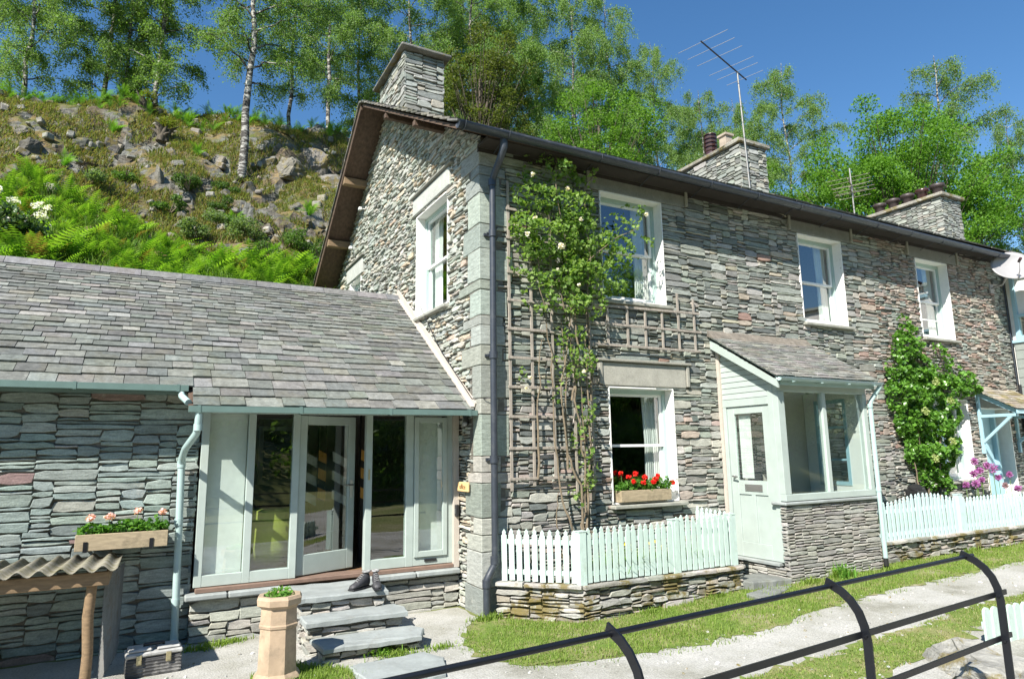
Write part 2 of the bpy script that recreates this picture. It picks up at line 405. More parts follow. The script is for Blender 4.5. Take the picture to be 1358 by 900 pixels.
PAL_MOSS = [(.45, (0.30, 0.295, 0.27)), (.3, (0.37, 0.36, 0.33)), (.15, (0.22, 0.20, 0.165)), (.10, (0.38, 0.33, 0.29))]
def pick(rng, pal, jit=0.10):
    r = rng.random() * sum(p[0] for p in pal); 
    for w, c in pal:
        r -= w
        if r <= 0: break
    k = 1 + rng.uniform(-jit, jit) * 1.6
    return tuple(max(0.01, ch * k * (1 + rng.uniform(-jit, jit) * .35)) for ch in c)

def stone(mb, P, u0, u1, v0, v1, rng, d, tint, gap=.003, bev=.005, back=.03, rough=1.0):
    w = u1 - u0; h = v1 - v0
    n = max(2, min(7, int(w / .085) + 1))
    g = gap; a = min(.22 * h, .008) * rough
    sl = rng.uniform(-1, 1) * min(.4 * h, .04); sr = rng.uniform(-1, 1) * min(.4 * h, .04)
    wt = rng.uniform(-1, 1) * a * .9; wb = rng.uniform(-1, 1) * a * .9
    out = []
    for i in range(n):
        t = i / (n - 1); u = u0 + g + (w - 2 * g) * t + (sl * .5 if i == 0 else (sr * .5 if i == n - 1 else rng.uniform(-.012, .012)))
        e = .0 if 0 < i < n - 1 else rng.uniform(.0, .18) * h
        out.append((u, v0 + g + rng.uniform(-.4, 1) * a + wb * (t - .5) * 2 * .6 + e))
    for i in range(n - 1, -1, -1):
        t = i / (n - 1); u = u0 + g + (w - 2 * g) * t + (-sl * .5 if i == 0 else (-sr * .5 if i == n - 1 else rng.uniform(-.012, .012)))
        e = .0 if 0 < i < n - 1 else rng.uniform(.0, .22) * h
        out.append((u, v1 - g - rng.uniform(-.4, 1) * a + wt * (t - .5) * 2 * .6 - e))
    cu = (u0 + u1) / 2; cv = (v0 + v1) / 2; m = len(out)
    b = min(bev, .2 * h)
    tu = rng.uniform(-.012, .012) * rough / max(w, .1); tv = rng.uniform(-.10, .10) * rough
    inn = []
    for (u, v) in out:
        du = b * 1.2 * (1 if u < cu else -1) if abs(u - cu) > w * .3 else 0
        dv = b * (1 if v < cv else -1)
        inn.append((u + du, v + dv))
    ring = lambda pts, dd, ti: [P(u, v, dd + (tu * (u - cu) + tv * (v - cv) + rng.uniform(-.0025, .0025) * rough if ti else 0)) for u, v in pts]
    vs = ring(out, -back, False) + ring(out, d - b * .9, True) + ring(inn, d, True)
    fs = [tuple(range(2 * m, 3 * m))]
    for r in (0, 1):
        for i in range(m):
            j = (i + 1) % m; fs.append((r * m + i, r * m + j, (r + 1) * m + j, (r + 1) * m + i))
    mb.add(vs, fs, tint)

def stonework(mb, O, U, V, N, w, h, allowed, rng, pal, hs=(2, 6), ws=(5, 22), cu=.025, cv=.018, dvar=.016, gap=.003, rough=1.0, palf=None, back=.03, aspect=1.6):
    O = Vector(O); U = Vector(U); V = Vector(V); N = Vector(N)
    P = lambda u, v, d: tuple(O + U * u + V * v + N * d)
    nc = int(round(w / cu)); nr = int(round(h / cv)); cu = w / nc; cv = h / nr
    occ = np.zeros((nr + 1, nc), dtype=bool)
    for r in range(nr):
        for c in range(nc):
            if not allowed((c + .5) * cu, (r + .5) * cv): occ[r, c] = True
    occ[nr, :] = True
    for r in range(nr):
        c = 0; row = occ[r]
        while c < nc:
            if row[c]: c += 1; continue
            L = 0
            while c + L < nc and not row[c + L] and L < ws[1] + 8: L += 1
            hh = int(round(hs[0] + (hs[1] - hs[0]) * rng.random() ** 2.1))
            ww = int(ws[0] + (ws[1] - ws[0]) * rng.random() ** 1.5); ww = max(ww, int(hh * aspect * cv / cu * rng.uniform(.6, 1.1)))
            if L - ww < ws[0]: ww = L if L <= ws[1] + 6 else L // 2
            ww = min(ww, L)
            while hh > 1 and occ[r:r + hh, c:c + ww].any(): hh -= 1
            if r + hh < nr and occ[min(r + hh, nr - 1), c:c + ww].all(): pass
            occ[r:r + hh, c:c + ww] = True
            u0, u1, v0, v1 = c * cu, (c + ww) * cu, r * cv, (r + hh) * cv
            pl = palf((u0 + u1) / 2, (v0 + v1) / 2, rng) if palf else pal
            if u1 - u0 > .03 or v1 - v0 > .03:
                stone(mb, P, u0, u1, v0, v1, rng, rng.uniform(-dvar, dvar), pick(rng, pl), gap, rough=rough, back=back)
            c += ww

def block(mb, P, u0, u1, v0, v1, d, rng, tint, bev=.012, back=.06):
    stone(mb, P, u0, u1, v0, v1, rng, d, tint, gap=.004, bev=bev, back=back, rough=.55)

def slates(mb, O, U, S, N, width, courses, rng, wr=(.16, .34), th=.012, pal=None, clip=None, lift=.02, lap=.06):
    """roof slates as tilted slabs; O eave corner, U along the eave, S up the slope"""
    O = Vector(O); U = Vector(U); S = Vector(S); N = Vector(N); v = 0.0
    pal = pal or [(.4, (0.22, 0.21, 0.19)), (.3, (0.27, 0.26, 0.235)), (.2, (0.18, 0.175, 0.165)), (.1, (0.25, 0.27, 0.26))]
    for ri, e in enumerate(courses):
        u = -rng.random() * .15
        k = max(.45, min(1.0, e / courses[0] * .55 + .45))
        while u < width:
            w = rng.uniform(*wr) * k; a = max(u, 0); b = min(u + w, width)
            if b - a > .03:
                t = pick(rng, pal, .13); j = rng.uniform(-.012, .008); th1 = th * rng.uniform(.7, 1.5)
                g = .003; lf = lift + rng.uniform(-.003, .004)
                j2 = j + rng.uniform(-.007, .007); rr = rng.uniform(-.003, .003)
                m = (a + b) / 2; jm = (j + j2) / 2 - rng.uniform(-.003, .008)
                pts = [(a + g, v + j), (m, v + jm), (b - g, v + j2), (b - g + rr, v + e + lap), (a + g + rr, v + e + lap)]
                hs = [lf, lf + rng.uniform(-.001, .002), lf + rng.uniform(-.003, .003), 0.002, 0.002]
                top = [tuple(O + U * x + S * y + N * (z + th1)) for (x, y), z in zip(pts, hs)]
                bot = [tuple(O + U * x + S * y + N * z) for (x, y), z in zip(pts, hs)]
                if clip is None or clip(m, v):
                    mb.add(bot + top, [(0, 1, 2, 3, 4)[::-1], (5, 6, 7, 8, 9), (0, 1, 6, 5), (1, 2, 7, 6), (2, 3, 8, 7), (4, 0, 5, 9)], t)
            u += w
        v += e
    return v

def ang(a, b): return Vector((0, math.cos(a), math.sin(a)))
HP = [(5.6, 2.3), (6.5, 4.0), (8, 5.6), (10, 6.8), (12, 8.2), (15, 11.0), (17, 13.35), (18.5, 14.65), (22, 15.4), (30, 17.0), (60, 24), (120, 36)]
def hz(x, y):
    if x > -.05 and y < 8.5: return -.6
    z = HP[-1][1]
    if y <= HP[0][0]: z = HP[0][1]
    else:
        for (a, b), (c, d) in zip(HP, HP[1:]):
            if y <= c: t = (y - a) / (c - a); z = b + (d - b) * t; break
    z += .30 * math.sin(x * .55 + 1.3) * min(1, max(0, (y - 8) / 8)) + .16 * math.sin(x * 1.7 + y * .9) * min(1, max(0, (y - 7) / 3)) + .14 * math.sin(x * .9 - y * 1.5 + 2)
    z += .08 * math.sin(x * 3.7 + math.sin(y * 2.9) * 2) * math.sin(y * 3.3)
    z -= .05 * max(0, -5.5 - x) * min(1, max(0, (y - 10) / 6)) + .30 * max(0, -6.3 - x) * min(1, max(0, (y - 11) / 6))
    if x > 4: z = 1.5 + (z - 1.5) * (1 - .5 * min(1, (x - 4) / 22))
    return z
# ================================================================ GROUND
def gz(x, y):
    t = min(1, max(0, (x - 1.0) / 4.0)); t = t * t * (3 - 2 * t)
    z = 0.15 * t - 0.03 * min(1, max(0, -x / 3))
    t2 = min(1, max(0, (-y - 1.0) / 3.0)); z -= 0.06 * t2 * t
    return z
def grid_axis(a, b, fine0, fine1, step, far):
    xs = list(np.arange(fine0, fine1 + 1e-6, step)); v = fine0; d = step
    left = []
    while v > a: d *= far; v -= d; left.append(v)
    v = fine1; d = step; right = []
    while v < b: d *= far; v += d; right.append(v)
    return left[::-1] + xs + right
def ground_sheet(name, pts, dz, mat, step=.25):
    """flat sheet clipped to polygon pts (x, y), following the ground; built as a fine triangulated fan grid"""
    import bmesh
    bm = bmesh.new()
    vs = [bm.verts.new((x, y, 0)) for x, y in pts]; f = bm.faces.new(vs)
    x0 = min(p[0] for p in pts); x1 = max(p[0] for p in pts); y0 = min(p[1] for p in pts); y1 = max(p[1] for p in pts)
    x = x0 + step
    while x < x1:
        bmesh.ops.bisect_plane(bm, geom=bm.verts[:] + bm.edges[:] + bm.faces[:], plane_co=(x, 0, 0), plane_no=(1, 0, 0)); x += step
    y = y0 + step * 2
    while y < y1:
        bmesh.ops.bisect_plane(bm, geom=bm.verts[:] + bm.edges[:] + bm.faces[:], plane_co=(0, y, 0), plane_no=(0, 1, 0)); y += step * 2
    for v in bm.verts: v.co.z = gz(v.co.x, v.co.y) + dz
    me = bpy.data.meshes.new(name); bm.to_mesh(me); bm.free(); me.materials.append(MATS[mat])
    o = bpy.data.objects.new(name, me); COL.objects.link(o); return tag(o, kind='structure')

g = MB(); xs = grid_axis(-160, 160, -10, 16, .5, 1.35); ys = grid_axis(-160, 160, -8, 7, .5, 1.35)
for y in ys:
    for x in xs: g.v.append((x, y, gz(x, y)))
nx = len(xs)
for j in range(len(ys) - 1):
    for i in range(nx - 1):
        g.f.append([j * nx + i, j * nx + i + 1, (j + 1) * nx + i + 1, (j + 1) * nx + i]); g.t.append((.5, .5, .5)); g.smooth.append(True)
tag(g.build('ground', 'ground'), kind='structure')

rg = random.Random(11)
def wob(pts, amp=.06, step=.16):
    out = []
    for i in range(len(pts)):
        a = Vector(pts[i]); b = Vector(pts[(i + 1) % len(pts)]); n = max(1, int((b - a).length / step)); n = min(n, 160)
        for k in range(n):
            p = a.lerp(b, k / n); j = amp if 0 < k else 0
            out.append((p.x + rg.uniform(-j, j), p.y + rg.uniform(-j, j)))
    return out
ground_sheet('gravel_track', wob([(-9, -7.5), (22, -7.5), (22, -1.75), (13, -1.72), (8.5, -1.8), (5, -1.98), (3.4, -2.08), (.9, -2.12), (-.2, -2.0), (-.62, -1.6),
     (-.66, -1.0), (-.35, -.3), (-.05, -.02), (-.05, .62), (-3.3, .74), (-9, .74)], .035), .004, 'gravel')
VERGE = [(-.66, -.9), (-.68, -1.4), (-.45, -1.86), (.27, -2.05), (1.08, -2.18), (2.09, -2.2), (3.47, -2.08), (5.05, -2.0), (6.8, -1.9), (8.5, -1.78), (13, -1.7), (18, -1.7),
         (18, -.8), (6.3, -.8), (6.2, -1.12), (4.15, -1.12), (3.6, -1.0), (3.3, -.88), (.8, -.84), (.1, -.15), (-.25, -.2)]
STRIP = [(.2, -3.3), (1.0, -3.12), (2.4, -3.1), (3.4, -3.05), (4.7, -2.98), (7, -2.9), (11, -2.8), (18, -2.8), (18, -3.3), (11, -3.3), (7, -3.35), (4.1, -3.42), (3.2, -3.62), (2.2, -3.66), (1.2, -3.7), (.4, -3.6)]
ground_sheet('grass_verge', wob(VERGE, .10, .09), .009, 'turf')
ground_sheet('grass_strip', wob(STRIP, .11, .09), .009, 'turf')
GPATCH = [(-2.75, -1.35), (-2.2, -1.25), (-1.75, -1.45), (-1.9, -1.0), (-2.15, -.75), (-2.3, -.55), (-2.7, -.8)]
ground_sheet('grass_patch', wob(GPATCH, .05), .009, 'turf')

# ================================================================ THE LONG COTTAGE
cottage = thing('stone_cottage', (0, 0, 0), 'long two-storey cottage of grey-green slate rubble with white-edged sash windows and three chimneys', 'cottage')
WIN = [(1.95, 3.12, 4.08, 5.71), (6.22, 7.41, 4.08, 5.68), (9.71, 10.83, 4.05, 5.67), (1.98, 3.16, 1.21, 2.82), (9.75, 10.95, 1.25, 2.83)]
DOOR2 = (11.40, 12.50, .30, 2.68)
OPEN_F = WIN + [DOOR2]
LINT = [(1.72, 3.66, 5.71, 6.0), (6.0, 7.75, 5.69, 5.99), (9.45, 11.25, 5.68, 5.97), (1.82, 3.48, 2.83, 3.17), (9.6, 11.1, 2.84, 3.1), (11.3, 12.6, 2.69, 2.9)]
rq = random.Random(5)
quoins = []; z = -.1; k = 0
while z < 5.9:
    h = rq.choice([.13, .2, .26, .34, .42, .52]); h = min(h, 6.0 - z)
    a = rq.uniform(.20, .33); b = rq.uniform(.42, .75)
    if k % 2: a, b = rq.uniform(.32, .52), rq.uniform(.24, .40)
    if z < 2.4: b = min(b, rq.uniform(.30, .64)) if k % 3 else rq.uniform(.22, .3)
    if z < .9: a, b = rq.uniform(.28, .36), rq.uniform(.3, .62)
    quoins.append((z, z + h, a, b)); z += h; k += 1
def q_at(z):
    for q in quoins:
        if q[0] <= z < q[1]: return q
    return (0, 0, 0, 0)
def inside(rects, u, v, m=0.0): return any(r[0] - m < u < r[1] + m and r[2] - m < v < r[3] + m for r in rects)

def panels(mb, a0, a1, z0, z1, holes, fn, tint):
    us = sorted({a0, a1} | {r[i] for r in holes for i in (0, 1) if a0 < r[i] < a1}); vs = sorted({z0, z1} | {r[i] for r in holes for i in (2, 3) if z0 < r[i] < z1})
    for i in range(len(us) - 1):
        for j in range(len(vs) - 1):
            m = ((us[i] + us[i + 1]) / 2, (vs[j] + vs[j + 1]) / 2)
            if not inside(holes, *m): fn(mb, us[i], us[i + 1], vs[j], vs[j + 1], tint)
MT = (0.145, 0.135, 0.115)
rs = random.Random(21)
fw = MB()
panels(fw, 0, 13.0, -.3, 6.0, OPEN_F, lambda mb, a, b, c, d, t: mb.box(a, b, .03, .33, c, d, t), MT)
fw.box(13.0, 22, .03, .33, -.3, 6.0, (0.3, 0.28, 0.25))
def front_ok(x, zz):
    zz -= .1
    if inside(OPEN_F, x, zz) or inside(LINT, x, zz): return False
    q = q_at(zz)
    if x < q[2]: return False
    if 4.12 < x < 6.03 and zz < 3.2: return False
    return True
def pal_front(u, v, r):
    if u < 4.2:
        if v < 2.6 and r.random() < .65: return PAL_GREY + [(.14, (0.38, 0.31, 0.27))]
        return PAL
    if u > 8.2 + r.uniform(-.8, .8) and u < 12.6 and v > 2.0: return PAL_RIGHT
    return PAL if r.random() < (.7 if v > 3 else .4) else PAL_GREY
stonework(fw, (0, 0, -.1), (1, 0, 0), (0, 0, 1), (0, -1, 0), 8.3, 6.1, front_ok, rs, PAL, hs=(2, 7), ws=(5, 30), palf=pal_front)
stonework(fw, (8.3, 0, -.1), (1, 0, 0), (0, 0, 1), (0, -1, 0), 4.7, 6.1, lambda x, zz: front_ok(x + 8.3, zz), rs, PAL, hs=(2, 5), ws=(4, 13), palf=lambda u, v, r: pal_front(u + 8.3, v, r), dvar=.02, rough=1.2)
fw.build('front_wall', 'slate', cottage)

def P_front(u, v, d): return (u, -d, v)
def P_gable(u, v, d): return (-d, u, v)
# quoins: each a block that wraps the corner
qm = MB()
for (z0, z1, a, b) in quoins:
    c = pick(rs, [(.4, (0.285, 0.305, 0.275)), (.35, (0.33, 0.335, 0.30)), (.25, (0.235, 0.26, 0.238))], .12); o = rs.uniform(.004, .014); g_ = .005
    j = [rs.uniform(-.006, .006) for _ in range(4)]
    e1, e2, e3 = (rs.uniform(-.02, .02) for _ in range(3))
    wf = lambda p, a=a, e1=e1, e3=e3, z0=z0, z1=z1: (p[0] + (e1 * (p[2] - z0) / (z1 - z0) if p[0] > .15 else 0), p[1], p[2] + e3 * .5 * p[0] / a)
    wg = lambda p, b=b, e2=e2, e3=e3, z0=z0, z1=z1: (p[0], p[1] + (e2 * (p[2] - z0) / (z1 - z0) if p[1] > .25 else 0), p[2] + e3 * .5 * p[1] / b)
    qm.box(-o, a - g_, -o, .2, z0 + g_, z1 - g_, c, .007, fn=wf)
    qm.box(-o + .002, .2, .0, b - g_, z0 + g_ + .001, z1 - g_ - .001, c, .007, fn=wg)
qm.build('quoins', 'slate', cottage)

for i, (a, b, c, d) in enumerate(LINT):
    lm = MB()
    t = (0.34, 0.33, 0.285) if i == 3 else (0.21, 0.21, 0.19)
    lm.box(a + .06, b - .06, -.012, .18, c + .004, d - .004, t, .01)
    if i < 4:
        lm.box(a, a + .055, -.035, .18, c + .02, d + .0, (0.30, 0.29, 0.25), .008); lm.box(b - .055, b, -.035, .18, c + .02, d, (0.30, 0.29, 0.25), .008)
        lm.box(a - .03, b + .03, -.055, .1, d + .003, d + .04, (0.27, 0.26, 0.22), .008)
    lm.build('lintel', 'dressed', cottage)

# gable wall
SF, SB, YA, ZA = .560, .73, 4.18, 8.58
def rz(y): return ZA - SF * (YA - y) if y < YA else ZA - SB * (y - YA)
GW = [(1.08, 2.40, 4.06, 5.76), (5.72, 6.6, 4.95, 5.60)]
GL = [(.97, 2.52, 5.80, 6.09), (5.55, 6.8, 5.62, 5.95)]
gm = MB(); y = 0.0
while y < 8.4:
    top = min(rz(y), rz(y + .2)) - .12
    hs_ = [r for r in GW if r[0] - .1 < y + .1 < r[1] + .1]
    us = [y, y + .2]
    for r in hs_:
        us += [v for v in r[:2] if y < v < y + .2]
    us.sort()
    for i in range(len(us) - 1):
        m = (us[i] + us[i + 1]) / 2; zs = [(-.3, top)]
        for r in GW:
            if r[0] < m < r[1]: zs = [(-.3, r[2]), (r[3], top)]
        for a, b in zs: gm.box(.03, .33, us[i], us[i + 1], a, b, MT)
    y += .2
def gable_ok(y, zz):
    if zz > rz(y) - .10 or inside(GW, y, zz) or inside(GL, y, zz): return False
    if y < q_at(zz)[3]: return False
    if zz < min(4.5, 2.5 + .683 * (y - .18)) - .25 and y > .95: return False
    if 3.22 < y < 6.0 and zz < 4.3 - .6 * (y - 3.22): return False
    return True
stonework(gm, (0, 8.4, 0), (0, -1, 0), (0, 0, 1), (-1, 0, 0), 8.4, 8.6, lambda u, v: gable_ok(8.4 - u, v), rs, PAL_GABLE, hs=(2, 5), ws=(4, 16), dvar=.026, gap=.004, rough=1.5)
gm.build('gable_wall', 'slate_gable', cottage)
for i, (a, b, c, d) in enumerate(GL):
    gl = MB()
    gl.box(-.03, .2, a, b, c, d, (0.42, 0.43, 0.395), .01)
    gl.box(-.07, .1, a - .12, b + .05, d + .004, d + .05, (0.22, 0.22, 0.19), .01)
    gl.build('lintel', 'dressed', cottage)
bw = MB(); bw.box(0, 22, 8.1, 8.4, -.3, 5.6, (0.3, 0.3, 0.27)); bw.box(21.7, 22, .33, 8.1, -.3, 5.9, (0.3, 0.3, 0.27))
bw.prism([(21.7, 0, 5.9), (21.7, 8.3, 5.5), (21.7, YA, 8.45)], (.3, 0, 0), (0.3, 0.3, 0.27)); bw.build('rear_wall', 'slate', cottage)
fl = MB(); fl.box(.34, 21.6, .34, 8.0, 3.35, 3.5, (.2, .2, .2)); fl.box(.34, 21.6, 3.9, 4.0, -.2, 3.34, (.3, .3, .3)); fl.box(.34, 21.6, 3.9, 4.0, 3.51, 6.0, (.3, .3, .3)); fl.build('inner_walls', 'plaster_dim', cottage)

# roof: deck, slates, ridge
tf = math.atan(SF); tb = math.atan(SB)
rd = MB(); X0, X1 = -.50, 22.2
def slope_box(mb, x0, x1, ya, za, yb, zb, t0, t1, tint=None):
    d = Vector((0, yb - ya, zb - za)).normalized(); n = Vector((0, -d.z, d.y)) 
    if n.z < 0: n = -n
    a = Vector((0, ya, za)); b = Vector((0, yb, zb))
    pts = [a + n * t0, b + n * t0, b + n * t1, a + n * t1]
    mb.prism([(x0, p.y, p.z) for p in pts], (x1 - x0, 0, 0), tint)
slope_box(rd, X0 + .02, X1, -.40, rz(-.40), YA, ZA, -.07, -.02); slope_box(rd, X0 + .02, X1, 8.55, rz(8.55), YA, ZA, -.07, -.02)
deck = rd.build('roof_deck', 'soffit', cottage)
rf = MB(); rr = random.Random(8)
L = math.hypot(YA + .45, ZA - rz(-.45)); cs = []
while sum(cs) < L - .02: cs.append(.30 - .12 * sum(cs) / L)
cs = [c_ * (L - .07) / sum(cs) for c_ in cs]
PR = [(.4, (0.15, 0.145, 0.13)), (.3, (0.19, 0.18, 0.155)), (.3, (0.12, 0.12, 0.105))]
slates(rf, (X0 - .03, -.45, rz(-.45)), (1, 0, 0), (0, math.cos(tf), math.sin(tf)), (0, -math.sin(tf), math.cos(tf)), X1 - X0, cs, rr, (.2, .42), .022, PR, lift=.03)
L = math.hypot(8.6 - YA, ZA - rz(8.6)); cs = []
while sum(cs) < L - .02: cs.append(.34)
cs = [c_ * (L - .07) / sum(cs) for c_ in cs]
slates(rf, (X0 - .03, 8.6, rz(8.6)), (1, 0, 0), (0, -math.cos(tb), math.sin(tb)), (0, math.sin(tb), math.cos(tb)), X1 - X0, cs, rr, (.3, .5), .022, PR, lift=.03)
rft = rf.build('roof', 'roof', cottage)
rm = MB(); x = X0 - .04
while x < X1:
    w = rr.uniform(.42, .6); c = pick(rr, PR)
    rm.prism([(x, YA - .17, ZA - .06), (x, YA, ZA + .012), (x, YA + .15, ZA - .06), (x, YA + .12, ZA - .085), (x, YA, ZA - .02), (x, YA - .15, ZA - .085)], (w - .01, 0, 0), c); x += w
rm.build('ridge_tiles', 'roof', rft)
vg = MB()                                                    # bargeboard along the back verge, purlin ends under both
vg.prism([(-.50, 8.55, rz(8.55) - .02), (-.50, YA, ZA - .03), (-.50, YA, ZA - .15), (-.50, 8.55, rz(8.55) - .14)], (.028, 0, 0))
vg.build('bargeboard', 'soffit', cottage)
for (y, e) in ((5.45, 1), (6.75, 1), (8.05, 1), (1.25, .6), (2.7, .6)):
    pu = MB(); zz = rz(y) - .17 + (1 - e) * .05; pu.box(-.485, .05, y - .07 * e, y + .07 * e, zz - .09 * e, zz + .06 * e, None, .008); pu.build('purlin', 'soffit' if e < 1 else 'wood_beam', cottage)
# eaves board and black gutter
ev = MB(); ev.box(-.02, 13.0, -.30, .02, 5.965, 6.0); ev.box(-.02, 22, -.015, .02, 5.9, 5.96); ev.build('eaves_board', 'shaded_timber', cottage)
def half_gutter(mb, x0, x1, y, z0, z1, r=.07, n=10, seg=1.0):
    N = max(1, int((x1 - x0) / seg)); vs = []; fs = []
    for i in range(N + 1):
        t = i / N; x = x0 + (x1 - x0) * t; zc = z0 + (z1 - z0) * t
        for q, rr_ in ((0, r), (1, r - .008)):
            for k in range(n + 1):
                a = math.pi + math.pi * k / n; vs.append((x, y + rr_ * math.cos(a), zc + rr_ * math.sin(a)))
    m = 2 * (n + 1)
    for i in range(N):
        for q in (0, 1):
            for k in range(n): a = i * m + q * (n + 1) + k; fs.append((a, a + 1, a + 1 + m, a + m))
        a = i * m; fs.append((a, a + m, a + m + n + 1, a + n + 1)); a = i * m + n; fs.append((a, a + m, a + m + n + 1, a + n + 1))
    for i in (0, N):
        fs.append(tuple(i * m + k for k in range(n + 1)))
    mb.add(vs, fs, None, True)
gt = MB(); half_gutter(gt, -.50, 13.0, -.44, 6.015, 5.925, .078)
for i in range(13): 
    x = -.4 + i * 1.03 if i > 1 else -.42 + i * .62
    z = 6.015 - .0067 * (x + .5)
    gt.tube([(x, -.44 + .082 * math.cos(a), z + .082 * math.sin(a)) for a in [math.pi + math.pi * k / 8 for k in range(9)]], .009, 5)
    gt.tube([(x, -.36, z), (x + .01, -.02, z - .10)], .007, 5)
gutter = gt.build('gutter', 'pipe_black', cottage)
dp = MB(); yv = -.11
dp.tube([(.165, -.40, 5.95), (.165, -.40, 5.84), (.16, -.37, 5.78), (.15, -.2, 5.60), (.142, -.13, 5.52), (.138, yv, 5.42)], [.05, .05, .048, .045, .045, .042], 12)
dp.tube([(.138, yv, 5.5), (.125, yv, 3.0), (.12, yv, .62)], .042, 12)
dp.tube([(.12, yv, .68), (.11, yv, .60), (.045, yv, .50), (.01, yv, .44), (.005, yv, .36)], .046, 12)
dp.tube([(.005, yv, .38), (.005, yv, -.03)], .043, 12)
for z in (5.45, 4.75, 3.15, 1.85, .66, .40):
    xx = .125 + (z - 3) * .004 if z > .5 else .005
    dp.tube([(xx, yv, z - .045), (xx, yv, z + .045)], .054, 12)
for z in (4.75, 3.15, 1.85): dp.bar((.05, yv + .09, z), (.20, yv + .09, z), .03, .035); dp.tube([(.06, yv + .02, z), (.19, yv + .02, z)], .016, 6)
dpo = dp.build('downpipe', 'pipe_black', cottage)

# windows
def window(parent, L, a0, a1, z0, z1, rev=.17, label=None, bar=False, glassmat='glass_up', curtain='right', sill_out=.07, sill_ext=.10, framemat='frame_paint'):
    """L(a, d, z): along, inward depth, up"""
    def bx(mb, a, b, d0, d1, c, d, bev=0.0): mb.box(a, b, d0, d1, c, d, None, bev, fn=lambda p: L(p[0], p[1], p[2]))
    w = MB(); fw_ = .055; d0, d1 = rev, rev + .10
    bx(w, a0 + .012, a0 + .012 + fw_, d0, d1, z0 + .012, z1 - .012); bx(w, a1 - .012 - fw_, a1 - .012, d0, d1, z0 + .012, z1 - .012)
    bx(w, a0 + .012 + fw_, a1 - .012 - fw_, d0, d1, z1 - .012 - fw_ * 1.25, z1 - .012); bx(w, a0 + .012 + fw_, a1 - .012 - fw_, d0 - .02, d1, z0 + .012, z0 + .05)
    wo_ = w.build('window', framemat, parent)
    if label: wo_['label'] = label
    r = MB(); t = .014
    bx(r, a0 - .004, a0 + t, -.006, rev + .1, z0, z1); bx(r, a1 - t, a1 + .004, -.006, rev + .1, z0, z1)
    bx(r, a0 + t, a1 - t, -.002, rev + .1, z1 - t, z1 + .003); bx(r, a0 + t, a1 - t, -.01, rev + .1, z0 - .003, z0 + t)
    r.build('reveal', 'render_white', wo_)
    A0, A1 = a0 + .012 + fw_, a1 - .012 - fw_; Z0, Z1 = z0 + .05, z1 - .012 - fw_ * 1.25; zm = (Z0 + Z1) / 2; st = .045
    for (c, d, dd, low) in ((zm - .018, Z1, rev + .025, 0), (Z0, zm + .018, rev + .06, 1)):
        s_ = MB(); e = .001 if low else 0
        bx(s_, A0 + e, A0 + st, dd, dd + .032, c, d); bx(s_, A1 - st, A1 - e, dd, dd + .032, c, d)
        bx(s_, A0 + st, A1 - st, dd, dd + .032, d - .036, d); bx(s_, A0 + st, A1 - st, dd, dd + .032, c, c + (.07 if low else .036))
        if low and bar: bx(s_, A0 + st, A1 - st, dd + .004, dd + .028, (c + d) / 2 - .012, (c + d) / 2 + .012)
        s_.build('sash', 'white_paint', wo_)
        p_ = MB(); bx(p_, A0 + st, A1 - st, dd + .014, dd + .018, c + .03, d - .03); p_.build('pane', glassmat, wo_)
    if curtain:
        cu = MB(); n = 22; wd = (A1 - A0) * (.26 if curtain != 'full' else 1.0)
        sides = [(A1 - wd, A1)] if curtain == 'right' else [(A0, A0 + wd * .6), (A1 - wd, A1)] if curtain == 'both' else [(A0, A1)]
        for (s0, s1) in sides:
            vs = []; 
            for i in range(n + 1):
                a = s0 + (s1 - s0) * i / n; d = rev + .17 + .022 * math.sin(i * 1.9)
                pull = 0.0
                for zz, sh in ((Z1 + .05, 0), (zm, -.03), (Z0 - .1, -.01)): vs.append(L(a - sh * (1 - i / n), d, zz))
            cu.add(vs, [(i * 3 + k, i * 3 + k + 1, i * 3 + k + 4, i * 3 + k + 3) for i in range(n) for k in (0, 1)], None, True)
        cu.build('curtain', 'curtain', wo_)
    if sill_out:
        sm = MB(); bx(sm, a0 - sill_ext * .3, a1 + sill_ext, -sill_out, rev + .05, z0 - .065, z0 - .012, .01); sm.build('sill', 'sill', wo_)
    return wo_
Lf = lambda a, d, z: (a, d, z)
Lg = lambda a, d, z: (d, a, z)
window(cottage, Lf, *WIN[0], label='upstairs sash window nearest the corner, half behind the rose')
window(cottage, Lf, *WIN[1], label='middle upstairs sash window above the porch', curtain='both')
window(cottage, Lf, *WIN[2], label='upstairs sash window furthest along, above the creeper', bar=True, curtain='both')
window(cottage, Lf, *WIN[3], label='ground floor sash window with the red geranium box', glassmat='glass', sill_out=.10)
window(cottage, Lf, *WIN[4], label='ground floor window half hidden by the creeper', glassmat='glass')
window(cottage, Lg, *GW[0], rev=.15, label='tall sash window in the gable', curtain='right', sill_ext=.04)
window(cottage, Lg, *GW[1], rev=.12, label='small window high in the gable above the slate wing', curtain=None, sill_out=0)

